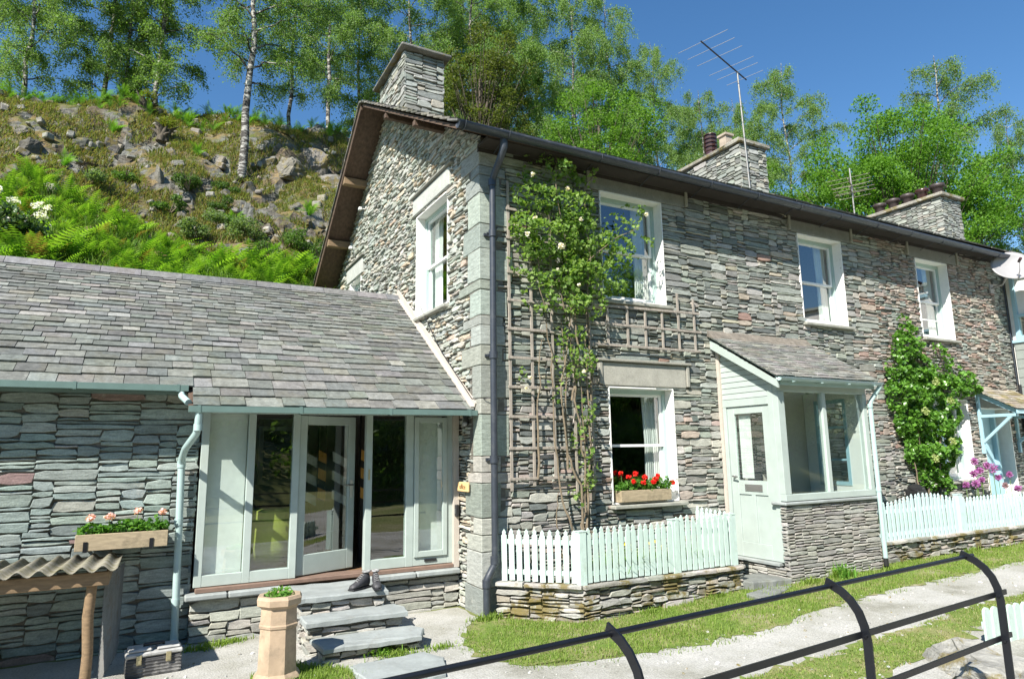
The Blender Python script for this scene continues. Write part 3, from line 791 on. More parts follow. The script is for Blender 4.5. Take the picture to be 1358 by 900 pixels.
# right-hand front door in its deep white reveal
a0, a1, z0, z1 = DOOR2
dr = MB(); dr.box(a0 + .05, a1 - .22, .26, .31, z0 + .05, z1 - .05); 
for (p, q) in ((.12, .45), (.50, .74)):
    dr.box(a0 + .12, a1 - .30, .245, .262, z0 + p * 2.2, z0 + q * 2.2, None, .008)
door2 = dr.build('door', 'blue_paint', cottage); door2['label'] = 'pale blue front door under the timber canopy'
r = MB(); r.box(a1 - .02, a1 + .004, -.006, .33, z0, z1); r.box(a0 - .004, a0 + .02, -.006, .33, z0, z1); r.box(a0 + .02, a1 - .02, -.002, .33, z1 - .02, z1 + .003); r.build('reveal', 'render_white', door2)
r = MB(); r.box(a0 + .02, a0 + .08, .17, .26, z0, z1 - .02); r.box(a1 - .27, a1 - .20, .17, .33, z0, z1 - .02); r.box(a1 - .2, a1 - .02, .3, .33, z0, z1 - .02); r.box(a0 + .08, a1 - .27, .17, .26, z1 - .10, z1 - .02); r.build('frame', 'blue_paint', door2)
r = MB(); r.tube([(a0 + .16, .24, z0 + 1.0), (a0 + .16, .20, z0 + 1.0), (a0 + .26, .195, z0 + 1.0)], .011, 6); r.build('handle', 'chrome', door2)
# plaster panel inside the porch
pp = MB(); pp.box(4.08, 6.07, -.012, .03, -.1, 3.2); pp.build('porch_plaster', 'plaster', cottage)

# chimneys
def stone_box(mb, x0, x1, y0, y1, z0, z1, rng, pal, hs=(2, 6), ws=(4, 14)):
    mb.box(x0 + .03, x1 - .03, y0 + .03, y1 - .03, z0, z1 - .01, MT)
    ok = lambda u, v: True
    kw = dict(hs=hs, ws=ws, dvar=.015, gap=.006, rough=1.2)
    stonework(mb, (x0, y0, z0), (1, 0, 0), (0, 0, 1), (0, -1, 0), x1 - x0, z1 - z0, ok, rng, pal, **kw)
    stonework(mb, (x0, y1, z0), (0, -1, 0), (0, 0, 1), (-1, 0, 0), y1 - y0, z1 - z0, ok, rng, pal, **kw)
    stonework(mb, (x1, y0, z0), (0, 1, 0), (0, 0, 1), (1, 0, 0), y1 - y0, z1 - z0, ok, rng, pal, **kw)
    stonework(mb, (x1, y1, z0), (-1, 0, 0), (0, 0, 1), (0, 1, 0), x1 - x0, z1 - z0, ok, rng, pal, **kw)
PC = [(.4, (0.27, 0.285, 0.26)), (.3, (0.34, 0.345, 0.315)), (.2, (0.20, 0.205, 0.185)), (.1, (0.40, 0.38, 0.32))]
c1 = MB(); stone_box(c1, .04, .82, 3.22, 4.75, 7.9, 9.28, rs, PC, hs=(3, 9), ws=(6, 20))
ch1 = c1.build('chimney', 'chimney', cottage); ch1['label'] = 'tall chimney at the gable end with a sloping slab on top'
c = MB(); c.box(-.06, .93, 3.10, 4.95, 9.30, 9.36, (0.17, 0.165, 0.15), .015); c.box(.0, .88, 3.2, 4.8, 9.365, 9.41, (0.20, 0.2, 0.18), .012)
c.box(-.05, .98, 3.05, 4.9, 8.12, 8.16, (0.2, .2, .18), .01, fn=lambda p: (p[0], p[1], p[2] + SF * (p[1] - YA) * 1.0 + .52 if p[1] < YA else p[2] + .52))
c.build('cap', 'rock', ch1)
c2 = MB(); stone_box(c2, 9.0, 9.95, 3.55, 5.75, 8.0, 9.55, rs, PC, hs=(3, 8), ws=(6, 18))
ch2 = c2.build('chimney', 'chimney', cottage); ch2['label'] = 'middle chimney with a striped dark red pot'
c = MB(); c.box(8.93, 10.03, 3.48, 5.85, 9.56, 9.66, (0.25, 0.235, 0.2), .015); c.add([(9.0, 3.6, 9.661), (9.95, 3.6, 9.661), (9.95, 4.3, 9.661), (9.0, 4.3, 9.661), (9.25, 3.8, 9.87), (9.7, 3.8, 9.87), (9.7, 4.15, 9.87), (9.25, 4.15, 9.87)],
      [(0, 1, 5, 4), (1, 2, 6, 5), (2, 3, 7, 6), (3, 0, 4, 7), (4, 5, 6, 7)], (0.30, 0.28, 0.24)); c.build('cap', 'rock', ch2)
p = MB(); prof = [(.16, 0), (.155, .32), (.18, .35)]
for i in range(4): b = .36 + i * .115; prof += [(.175, b), (.185, b + .05), (.14, b + .052), (.14, b + .108), (.175, b + .11)]
prof += [(.17, .84), (.12, .86), (.10, .82)]
p.lathe((9.5, 5.0, 9.66), prof, 20); po = p.build('chimney_pot', 'pot_red', ch2); po['label'] = 'striped dark red louvred pot'
p = MB(); p.lathe((9.5, 4.45, 9.66), [(.22, 0), (.17, .12), (.165, .52), (.22, .54), (.22, .60), (.17, .62), (.14, .5)], 4, rot=.78); p.build('chimney_pot', 'pot_buff', ch2)
p = MB(); p.prism([(9.2, 5.5, 9.66), (9.8, 5.5, 9.66), (9.5, 5.5, 9.96)], (0, .3, 0)); p.build('chimney_pot', 'pot_dark', ch2)
c3 = MB(); stone_box(c3, 18.2, 19.3, 3.75, 6.3, 8.0, 9.8, rs, PC, hs=(3, 8), ws=(6, 18))
ch3 = c3.build('chimney', 'chimney', cottage); ch3['label'] = 'far chimney with a row of short dark pots'
c = MB(); c.box(18.1, 19.4, 3.65, 6.4, 9.81, 9.93, (0.30, 0.28, 0.24), .02); c.build('cap', 'rock', ch3)
for i in range(5):
    p = MB(); p.lathe((18.75, 4.1 + i * .5, 9.93), [(.17, 0), (.16, .36), (.22, .38), (.22, .48), (.16, .50), (.14, .4)], 14, smooth=True); p.build('chimney_pot', 'pot_red' if i == 1 else 'pot_dark', ch3)

# ================================================================ THE SINGLE STOREY WING
wing = thing('slate_wing', (-3.2, .7, 0), 'single-storey slate-roofed stone wing with a glazed garden front, joined to the gable', 'outbuilding')
WS = .683; WT = math.atan(WS); YR, ZR = 3.22, 4.56
def wz(y): return ZR - WS * (YR - y)
lw = MB()
lw.box(-9.0, -3.14, .83, 1.1, -.3, 2.86, MT); lw.box(-9.0, -8.7, 1.1, 5.6, -.3, 2.9, MT)
stonework(lw, (-9, .8, -.1), (1, 0, 0), (0, 0, 1), (0, -1, 0), 5.86, 2.9, lambda u, v: True, rs, PAL_LEFT, hs=(2, 8), ws=(7, 34), dvar=.012, gap=.003, aspect=3.2)
stonework(lw, (-3.14, .8, -.1), (0, 1, 0), (0, 0, 1), (1, 0, 0), .3, 2.8, lambda u, v: True, rs, PAL_LEFT, hs=(3, 8), ws=(4, 12))
lw.build('side_wall', 'slate', wing)
pl = MB(); pl.box(-3.14, -.03, .71, 1.0, -.3, .42, MT)
PAL_PL = [(.4, (0.34, 0.34, 0.30)), (.35, (0.40, 0.395, 0.35)), (.25, (0.28, 0.285, 0.26))]
stonework(pl, (-3.14, .68, -.1), (1, 0, 0), (0, 0, 1), (0, -1, 0), 3.13, .51, lambda u, v: True, rs, PAL_PL, hs=(3, 7), ws=(7, 26), dvar=.014)
pl.build('plinth_wall', 'slate', wing)
for a, b in ((-3.2, -2.78), (-2.77, -2.22), (-1.2, -.62), (-.61, -.03)):
    cp = MB(); cp.box(a, b, .57 + rs.uniform(-.015, .015), .9, .415 + rs.uniform(0, .01), .485, None, .014); cp.build('sill_slab', 'slab', wing)
tb_ = MB(); tb_.box(-3.1, -.09, .66, .92, .487, .535, None, .006); tb_.build('threshold', 'threshold', wing)
# glazed front
rw_ = MB(); rw_.box(-6, -.2, 5.85, 6.3, -.3, 2.62, MT); stonework(rw_, (-3.2, 5.82, 0), (1, 0, 0), (0, 0, 1), (0, -1, 0), 3.0, 2.6, lambda u, v: v > .8, rs, PAL_GREY, hs=(3, 7), ws=(6, 20), dvar=.03)
tag(rw_.build('retaining_wall', 'slate', None, (-3, 6, 0)), 'rubble retaining wall behind the wing, seen through its rear window', 'retaining wall')
YG = .72
def fbox(mb, a, b, c, d, y0=YG, y1=YG + .09, bev=.004): mb.box(a, b, y0, y1, c, d, None, bev)
ff = MB()
fbox(ff, -3.12, -3.04, .54, 2.50); fbox(ff, -2.63, -2.55, .54, 2.42); fbox(ff, -2.13, -2.05, .54, 2.42); fbox(ff, -1.245, -1.165, .54, 2.42); fbox(ff, -.72, -.62, .54, 2.42); fbox(ff, -.16, -.08, .54, 2.42)
fbox(ff, -3.04, -.08, 2.421, 2.52, YG - .01, YG + .1)
for a, b in ((-3.04, -2.63), (-2.55, -2.13), (-1.165, -.72), (-.62, -.16)): fbox(ff, a, b, .541, .66, YG + .002, YG + .085)
gf = ff.build('glazed_front', 'sage', wing); gf['label'] = 'sage green timber frame of the glazed front'
def pane(par, a, b, c, d, y, mat='glass', name='pane'):
    m = MB(); m.box(a, b, y, y + .006, c, d); return m.build(name, mat, par)
pane(gf, -3.04, -2.63, .66, 2.42, YG + .03); pane(gf, -2.55, -2.13, .66, 2.42, YG + .03); pane(gf, -1.165, -.72, .66, 2.42, YG + .03)
b = MB(); b.box(-3.035, -2.635, YG + .10, YG + .12, .60, 2.42); b.build('white_board', 'render_white', gf)
b = MB(); b.box(-.60, -.18, YG + .13, YG + .15, .60, 2.42); b.build('white_board', 'render_white', gf)
cs_ = MB(); y0 = YG - .022
fbox(cs_, -.615, -.555, .645, 2.40, y0, y0 + .05); fbox(cs_, -.225, -.165, .645, 2.40, y0, y0 + .05); fbox(cs_, -.555, -.225, .645, .715, y0, y0 + .05); fbox(cs_, -.555, -.225, 2.33, 2.40, y0, y0 + .05)
cso = cs_.build('casement', 'sage', gf); pane(gf, -.555, -.225, .715, 2.33, y0 + .02)
v_ = MB(); v_.box(-.47, -.31, YG - .012, YG + .001, .585, .615); v_.build('air_vent', 'black', gf)
# the door, pushed in a little on its left hinges
dth = rad(21); hx, hy = -2.045, YG + .03
def Dm(p): return (hx + p[0] * math.cos(dth) - p[1] * math.sin(dth), hy + p[0] * math.sin(dth) + p[1] * math.cos(dth), p[2])
dm = MB(); W = .80
for a, b, c, d in ((0, .10, .55, 2.41), (W - .10, W, .55, 2.41), (.10, W - .10, .55, .78), (.10, W - .10, 2.30, 2.41)): dm.box(a, b, 0, .045, c, d, None, .005, fn=Dm)
gd = dm.build('door', 'sage', wing); gd['label'] = 'sage glazed door standing a little open'
m = MB(); m.box(.10, W - .10, .018, .026, .78, 2.30, fn=Dm); m.build('pane', 'glass', gd)
m = MB(); m.box(W - .075, W - .035, -.008, .0, 1.40, 1.62, fn=Dm); m.tube([Dm((W - .055, 0, 1.56)), Dm((W - .055, -.05, 1.56)), Dm((W - .17, -.05, 1.56))], .010, 6); m.build('handle', 'chrome', gd)
m = MB(); m.box(-1.215, -1.195, YG - .008, YG, 1.62, 1.75); m.build('lock_plate', 'brass', gf)
m = MB(); m.box(-.085, -.012, .66, .84, .49, 2.5); m.build('jamb', 'render_cream', wing)
m = MB(); m.box(-9.0, -3.31, .48, .83, 2.62, 2.64); m.box(-3.1, -.02, .2, .72, 2.50, 2.52); m.build('eaves_board', 'gutter_sage', wing)
# wing roof
wd = MB()
slope_box(wd, -9.15, -3.30, .48, wz(.48), YR, ZR, -.07, -.012); slope_box(wd, -3.30, -.01, .16, wz(.16), YR, ZR, -.07, -.012)
slope_box(wd, -9.15, -.01, 5.75, ZR - WS * (5.75 - YR), YR, ZR, -.07, -.012); wd.build('roof_deck', 'soffit', wing)
wr_ = MB(); rw = random.Random(3)
Sv = (0, math.cos(WT), math.sin(WT)); Nv = (0, -math.sin(WT), math.cos(WT))
PW = [(.38, (0.145, 0.152, 0.140)), (.30, (0.163, 0.170, 0.157)), (.20, (0.124, 0.130, 0.122)), (.04, (0.162, 0.173, 0.165)), (.08, (0.215, 0.213, 0.193))]
LW = math.hypot(YR - .48, ZR - wz(.48)); cs = []
while sum(cs) < LW - .03: f = sum(cs) / LW; cs.append(.215 - .045 * min(1, f * 6) - .085 * f)
k = sum(cs) / LW; cs = [c_ / k for c_ in cs]
slates(wr_, (-9.15, .45, wz(.45)), (1, 0, 0), Sv, Nv, 9.15 - 3.25, cs, rw, (.20, .42), .013, PW, lift=.022)
LL = math.hypot(.45 - .13, wz(.45) - wz(.13)); slates(wr_, (-3.26, .13, wz(.13)), (1, 0, 0), Sv, Nv, 3.22, [LL * .52, LL * .48] + cs, rw, (.20, .40), .013, PW, lift=.022)
LB = math.hypot(5.8 - YR, WS * (5.8 - YR)); slates(wr_, (-9.15, 5.8, ZR - WS * (5.8 - YR)), (1, 0, 0), (0, -math.cos(WT), math.sin(WT)), (0, math.sin(WT), math.cos(WT)), 9.12, [(LB - .07) / 14] * 14, rw, (.2, .4), .013, PW)
wro = wr_.build('roof', 'roof', wing)
rt = MB(); x = -9.2
while x < -.05:
    w = min(rw.uniform(.50, .56), -.03 - x)
    if w < .1: break
    c = pick(rw, [(.6, (0.13, 0.13, 0.135)), (.4, (0.17, 0.17, 0.17))]); lf_ = rw.uniform(0, .006)
    rt.prism([(x, YR - .15, ZR - .055 + lf_), (x, YR - .02, ZR + .062 + lf_), (x, YR + .02, ZR + .062 + lf_), (x, YR + .15, ZR - .055), (x, YR + .13, ZR - .085), (x, YR - .13, ZR - .085 + lf_)], (w - .008, 0, 0), c); x += w
rt.build('ridge_tiles', 'roof', wro)
# mortar flashing where the roof meets the gable
fl = MB(); d = Vector(Sv); n = Vector(Nv); a = Vector((-.03, .16, wz(.16))); b_ = Vector((-.03, YR + .1, ZR + .06))
fl.prism([a + n * .03, b_ + n * .03, b_ + n * .13, a + n * .10], (.026, 0, 0)); fl.prism([a + n * .03 + Vector((-.05, 0, 0)), b_ + n * .03 + Vector((-.05, 0, 0)), b_ + n * .05 + Vector((-.05, 0, 0)), a + n * .05 + Vector((-.05, 0, 0))], (.05, 0, 0)); fl.build('flashing', 'render_cream', wing)
# wing gutters: square section, sage grey
def box_gutter(mb, x0, x1, y, z, w=.085, h=.065):
    mb.box(x0, x1, y - w / 2, y - w / 2 + .008, z - h, z); mb.box(x0, x1, y - w / 2 + .008, y + w / 2, z - h, z - h + .008); mb.box(x0, x1, y + w / 2 - .008, y + w / 2, z - h + .008, z)
    for x in (x0, x1 - .008): mb.box(x, x + .008, y - w / 2 + .008, y + w / 2 - .008, z - h + .008, z)
    n = int((x1 - x0) / .9)
    for i in range(n + 1):
        x = x0 + .1 + (x1 - x0 - .2) * i / max(1, n); mb.box(x - .015, x + .015, y - w / 2 - .005, y + w / 2, z - h - .006, z + .006)
m = MB(); box_gutter(m, -9.1, -3.30, .43, 2.70); ug = m.build('gutter', 'gutter_sage', wing)
m = MB(); box_gutter(m, -3.30, -.02, .10, 2.46); lg = m.build('gutter', 'gutter_sage', wing)
m = MB()
m.tube([(-3.36, .43, 2.64), (-3.36, .40, 2.58), (-3.30, .2, 2.50)], .035, 10)
m.tube([(-3.20, .10, 2.42), (-3.20, .10, 2.28), (-3.21, .13, 2.18), (-3.29, .45, 2.03), (-3.31, .66, 1.93), (-3.31, .70, 1.85)], .037, 10)
m.tube([(-3.31, .70, 1.9), (-3.27, .70, .05)], .037, 10)
for z, x, y in ((2.24, -3.20, .11), (1.86, -3.31, .70), (1.25, -3.30, .70), (.42, -3.28, .70)): m.tube([(x, y, z - .035), (x, y, z + .035)], .044, 10)
m.tube([(-3.27, .70, .10), (-3.27, .70, .03), (-3.25, .64, -.01)], .042, 10)
m.build('downpipe', 'pipe_sage', wing)
# inside of the wing
m = MB(); m.box(-4.6, -.04, .84, 5.4, .44, .52); m.build('floor', 'wood_floor', wing)
m = MB(); panels(m, -4.6, -.04, .5, 2.8, [(-1.9, -1.24, 1.42, 2.46)], lambda mb, a, b, c, d, t: mb.box(a, b, 5.4, 5.5, c, d), None)
m.box(-4.7, -4.6, 1.1, 5.5, .5, 2.85); m.build('inner_walls', 'plaster', wing)
m = MB()
for a, b, c, d in ((-1.9, -1.82, 1.42, 2.46), (-1.32, -1.24, 1.42, 2.46), (-1.82, -1.32, 2.38, 2.46), (-1.82, -1.32, 1.42, 1.5)): m.box(a, b, 5.33, 5.45, c, d)
m.box(-1.32, -1.05, 5.2, 5.32, 1.5, 2.3); m.build('rear_window_frame', 'white_paint', wing)
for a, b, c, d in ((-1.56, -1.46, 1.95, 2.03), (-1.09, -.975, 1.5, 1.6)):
    m = MB(); m.box(a, b, c, d, .52, 2.9); m.build('post', 'shaded_timber', wing)
    for zt in (2.0, 1.76, 1.5): m = MB(); m.box(a - .004, b + .004, c - .012, c - .001, zt - .14, zt, fn=lambda p, a=a: (p[0], p[1], p[2] - (p[0] - a) * .5)); m.build('orange_sun_stripe', 'sunlit_pine', wing)  # orange blocks on the dark posts stand in for stripes of sunlight
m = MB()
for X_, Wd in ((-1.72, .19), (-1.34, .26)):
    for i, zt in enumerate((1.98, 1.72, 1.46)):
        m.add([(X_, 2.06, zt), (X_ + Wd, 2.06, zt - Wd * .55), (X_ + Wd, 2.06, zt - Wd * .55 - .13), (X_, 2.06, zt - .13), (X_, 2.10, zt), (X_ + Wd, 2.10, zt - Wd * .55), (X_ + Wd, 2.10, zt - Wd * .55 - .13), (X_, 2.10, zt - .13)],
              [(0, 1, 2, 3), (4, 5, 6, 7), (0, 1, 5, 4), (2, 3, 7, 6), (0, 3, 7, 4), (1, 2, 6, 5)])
m.box(-1.11, -1.05, 2.0, 2.08, .52, 1.4); m.build('white_sun_stripes', 'white_paint', wing)  # white boards shaped as the slanting stripes of sunlight indoors

# ================================================================ PORCH
porch = thing('entrance_porch', (5.05, -.6, .1), 'pale sage lean-to porch with a slate roof, glazed front and letterbox door', 'porch')
PX0, PX1, PY = 4.08, 6.05, -1.10
m = MB(); m.box(PX0 + .06, PX1 - .03, PY + .03, PY + .2, -.2, 1.14, MT); m.box(PX1 - .2, PX1 - .03, PY + .2, -.02, -.2, 1.14, MT)
PAL_PO = [(.45, (0.30, 0.29, 0.265)), (.35, (0.35, 0.34, 0.31)), (.2, (0.25, 0.245, 0.23))]
kw = dict(hs=(2, 4), ws=(6, 18), dvar=.007, gap=.0035, rough=.7)
stonework(m, (PX0 - .02, PY, -.05), (1, 0, 0), (0, 0, 1), (0, -1, 0), PX1 - PX0 + .02, 1.2, lambda u, v: True, rs, PAL_PO, **kw)
stonework(m, (PX1, PY, -.05), (0, 1, 0), (0, 0, 1), (1, 0, 0), 1.08, 1.2, lambda u, v: True, rs, PAL_PO, **kw)
stonework(m, (PX0 - .02, PY + .10, -.05), (0, -1, 0), (0, 0, 1), (-1, 0, 0), .10, 1.2, lambda u, v: True, rs, PAL_PO, **kw)
stonework(m, (PX0 - .03, -.02, -.05), (0, -1, 0), (0, 0, 1), (-1, 0, 0), 1.02, .38, lambda u, v: True, rs, PAL_PO, **kw); m.box(PX0, PX0 + .06, -.9, -.02, -.2, .32, MT)
m.build('dwarf_wall', 'slate', porch)
m = MB(); m.box(PX0 - .05, PX1 + .03, PY - .035, PY + .22, 1.155, 1.20, (0.5, .5, .46), .012); m.build('wall_capping', 'slab', porch)
m = MB(); m.box(PX0 - .06, PX0 + .12, -.95, -.02, .34, .385, None, .008); m.build('door_step', 'slab', porch)
fr = MB(); y1 = PY + .09
fr.box(PX0, PX0 + .13, PY + .0, y1, 1.30, 2.72, None, .004)
fr.box(PX1 - .09, PX1, PY, y1, 1.30, 2.72, None, .004); fr.box(5.02, 5.10, PY + .003, y1 - .003, 1.30, 2.72, None, .004)
fr.box(PX0, PX1, PY - .012, y1 + .003, 1.21, 1.299, None, .004); fr.box(PX0, PX1, PY + .004, y1 - .004, 2.721, 2.84, None, .004)
fr.box(PX0, PX0 + .07, PY + .091, PY + .18, .39, 2.84, None, .004)
fr.box(PX0, PX0 + .07, -.12, -.06, .39, 2.55, None, .004); fr.box(PX0 - .002, PX0 + .072, PY + .18, -.06, 2.551, 2.66, None, .004)
fo = fr.build('frame', 'sage', porch)
pane(fo, PX0 + .13, 5.02, 1.30, 2.72, PY + .04); pane(fo, 5.10, PX1 - .09, 1.30, 2.72, PY + .04)
# boarded triangle over the door
def prz(y): return 3.66 + (y + .0) * (3.66 - 2.92) / 1.22     # roof line, y negative outwards
tr = MB(); z = 2.665
while z < 3.5:
    ytop = -(3.58 - z) * 1.22 / .74; ytop2 = -(3.58 - z - .085) * 1.22 / .74
    ya = max(PY + .02, ytop); yb = max(PY + .02, min(-.06, ytop2))
    if ya > -.1: break
    tr.prism([(PX0 + .03, ya, z + .004), (PX0 + .03, -.06, z + .004), (PX0 + .036, -.06, z + .081), (PX0 + .036, yb, z + .081)], (-.02, 0, 0)); z += .085
tr.prism([(PX0 + .05, PY + .02, 2.665), (PX0 + .05, -.02, 2.665), (PX0 + .05, -.02, 3.52), (PX0 + .05, PY + .02, 2.86)], (-.008, 0, 0))
tr.build('side_boarding', 'sage', porch)
bb = MB(); bb.prism([(PX0 - .12, -1.22, 2.90), (PX0 - .12, .0, 3.64), (PX0 - .12, .0, 3.47), (PX0 - .12, -1.22, 2.755)], (.03, 0, 0)); bb.build('bargeboard', 'sage', porch)
m = MB(); m.box(PX0 - .02, PX0 + .075, -.06, .0, .36, 3.5); m.build('jamb', 'render_cream', porch)
# door
d = MB(); y0, y1_ = -.915, -.125; X_ = PX0 + .022
def pd(a, b, c, dd, x0=0, x1=.045): d.box(X_ + x0, X_ + x1, a, b, c, dd, None, .004)
pd(y0, y0 + .13, .39, 2.545); pd(y1_ - .13, y1_, .39, 2.545); pd(y0 + .13, y1_ - .13, .39, .60); pd(y0 + .13, y1_ - .13, 1.27, 1.47); pd(y0 + .13, y1_ - .13, 2.44, 2.545); pd(-.555, -.485, .60, 1.27)
pd(y0 + .13, -.555, .60, 1.27, .016, .03); pd(-.485, y1_ - .13, .60, 1.27, .016, .03)
pdoor = d.build('door', 'sage', porch); pdoor['label'] = 'half-glazed sage front door with a letterbox'
m = MB(); m.box(X_ + .018, X_ + .024, y0 + .13, y1_ - .13, 1.47, 2.44); m.build('pane', 'glass', pdoor)
m = MB(); m.box(X_ - .010, X_ + .002, -.70, -.38, 1.32, 1.42, None, .003); m.box(X_ - .014, X_ - .009, -.67, -.41, 1.345, 1.395); m.build('letterbox', 'chrome', pdoor)
m = MB(); m.tube([(X_, -.20, 1.53), (X_ - .055, -.20, 1.53), (X_ - .06, -.30, 1.52)], .012, 6); m.lathe((X_ - .004, -.20, 1.53), [(.03, -.01), (.03, .01)], 10); m.build('handle', 'chrome', pdoor)
# notice inside the door, right-hand side window of the porch
m = MB(); m.box(PX0 + .09, PX0 + .095, -.50, -.28, 1.5, 2.42); m.build('notice', 'curtain', pdoor)
sw = MB(); x0_ = PX1 - .07
for a, b, c, dd in ((PY + .09, -.78, 1.2, 2.8), (-.22, -.02, 1.2, 2.8), (-.78, -.22, 1.2, 1.34), (-.78, -.22, 2.68, 2.9)): sw.box(x0_, PX1 - .01, a, b, c, dd)
sw.build('side_panel', 'white_paint', porch)
m = MB()
for a, b, c, dd in ((-.78, -.73, 1.34, 2.68), (-.27, -.22, 1.34, 2.68), (-.73, -.27, 1.34, 1.40), (-.73, -.27, 2.62, 2.68), (-.73, -.27, 2.22, 2.26), (-.73, -.27, 1.72, 1.75)): m.box(x0_ - .01, x0_ + .03, a, b, c, dd)
swo = m.build('side_window', 'blue_paint', porch); m = MB(); m.box(x0_ + .008, x0_ + .012, -.73, -.27, 1.40, 2.62); m.build('pane', 'glass', swo)
# roof
pt = math.atan2(.74, 1.22); a_ = Vector((0, -1.24, 2.905)); Sp = (0, math.cos(pt), math.sin(pt)); Np = (0, -math.sin(pt), math.cos(pt))
m = MB(); slope_box(m, PX0 - .12, PX1 + .10, -1.20, 2.93, .0, 3.67, -.05, -.005); m.build('roof_deck', 'sage', porch)
m = MB(); LP_ = math.hypot(1.24, .75); slates(m, (PX0 - .17, -1.26, 2.905), (1, 0, 0), Sp, Np, PX1 - PX0 + .34, [LP_ / 16] * 16, rw, (.14, .26), .010, [(.5, (0.195, 0.195, 0.178)), (.3, (0.235, 0.232, 0.21)), (.2, (0.16, 0.16, 0.148))], lift=.014, lap=.04)
pro = m.build('roof', 'roof', porch)
m = MB(); m.prism([(PX0 - .17, .0, 3.66), (PX0 - .17, -.13, 3.61), (PX0 - .17, -.11, 3.64), (PX0 - .17, .0, 3.76)], (PX1 - PX0 + .34, 0, 0)); m.build('flashing', 'mortar_light', pro)
m = MB(); half_gutter(m, PX0 - .14, PX1 + .14, -1.27, 2.90, 2.89, .05, 8, 3); m.box(PX0 - .05, PX1 + .05, -1.215, -1.19, 2.80, 2.90)
for i in range(4): x = PX0 + .1 + i * .6; m.box(x - .012, x + .012, -1.325, -1.21, 2.835, 2.845)
m.build('gutter', 'pipe_sage', porch)
m = MB(); m.tube([(PX1 + .12, -1.27, 2.87), (PX1 + .11, -1.26, 2.82), (PX1 + .02, -1.16, 2.62), (PX1 + .005, -1.15, 2.52), (PX1 + .0, -1.15, .30)], .034, 10)
for z in (2.55, 1.3): m.tube([(PX1 + .0, -1.15, z - .03), (PX1 + .0, -1.15, z + .03)], .040, 10)
m.build('downpipe', 'pipe_sage', porch)
m = MB(); m.tube([(PX1, -1.15, .31), (PX1, -1.15, .20)], .036, 10); m.build('pipe_shoe', 'black', porch)

# ================================================================ RIGHT-HAND NEIGHBOUR
nb = thing('neighbour_house', (14.5, -1.5, .1), 'white and grey-boarded house end with a pale blue window at the right edge', 'house')
HX = 13.02
m = MB(); panels(m, -5.0, -.03, .0, 5.8, [(-2.2, -.12, 4.18, 5.62), (-1.9, -1.05, .2, 2.6)], lambda mb, a, b, c, d, t: mb.box(HX + .02, HX + .3, a, b, c, d), None)
m.box(HX + .3, 17, -5.0, -4.7, 0, 5.8); m.build('wall', 'render_white', nb)
m = MB(); z = 2.95
while z < 4.1:
    m.box(HX - .012, HX + .02, -5.0, -.06, z + .004, z + .195, (.26, .29, .27), .004); z += .2
m.build('boarding', 'cladding', nb)
m = MB()
for a, b, c, d in ((-.20, -.12, 4.18, 5.62), (-2.2, -2.12, 4.18, 5.62), (-2.12, -.20, 4.18, 4.27), (-2.12, -.20, 5.54, 5.62), (-2.12, -.20, 4.68, 4.74), (-1.15, -1.09, 4.27, 5.54)): m.box(HX - .02, HX + .06, a, b, c, d)
m.box(HX - .05, HX + .06, -2.3, -.04, 4.12, 4.18); wo2 = m.build('window', 'blue_paint', nb)
m = MB(); m.box(HX + .03, HX + .036, -2.12, -.20, 4.27, 4.68); m.build('pane', 'glass', wo2)
m = MB(); m.box(HX + .03, HX + .04, -2.12, -.20, 4.74, 5.54); m.build('blind', 'curtain', wo2)
m = MB(); m.box(HX - .01, HX + .06, -1.9, -1.05, .2, 2.6); m.build('door', 'blue_paint', nb)
m = MB(); m.box(HX - .1, 17.2, -5.3, -.52, 5.805, 5.88); m.build('roof', 'cladding', nb)
# ================================================================ OBJECTS
ro = random.Random(77)
# ---- stone steps
steps = thing('stone_steps', (-1.6, -.3, 0), 'three slate steps rising to the open glazed door', 'steps')
m = MB(); m.box(-2.13, -1.22, -.10, .70, -.1, .42, MT); m.box(-2.10, -1.18, -.40, -.1, -.1, .25, MT); m.box(-2.03, -1.11, -.75, -.40, -.1, .09, MT)
for (x0, x1, yf, yb, z0, z1) in ((-2.16, -1.25, -.13, .7, -.1, .42), (-2.13, -1.15, -.43, -.13, -.1, .245), (-2.06, -1.08, -.78, -.43, -.1, .085)):
    kw = dict(hs=(3, 6), ws=(5, 14), dvar=.012, rough=1.4, gap=.006)
    stonework(m, (x0, yf, z0), (1, 0, 0), (0, 0, 1), (0, -1, 0), x1 - x0, z1 - z0, lambda u, v: True, rs, PAL_GREY, **kw)
    stonework(m, (x1, yf, z0), (0, 1, 0), (0, 0, 1), (1, 0, 0), yb - yf, z1 - z0, lambda u, v: True, rs, PAL_GREY, **kw)
    stonework(m, (x0, yb, z0), (0, -1, 0), (0, 0, 1), (-1, 0, 0), yb - yf, z1 - z0, lambda u, v: True, rs, PAL_GREY, **kw)
m.build('risers', 'slate', steps)
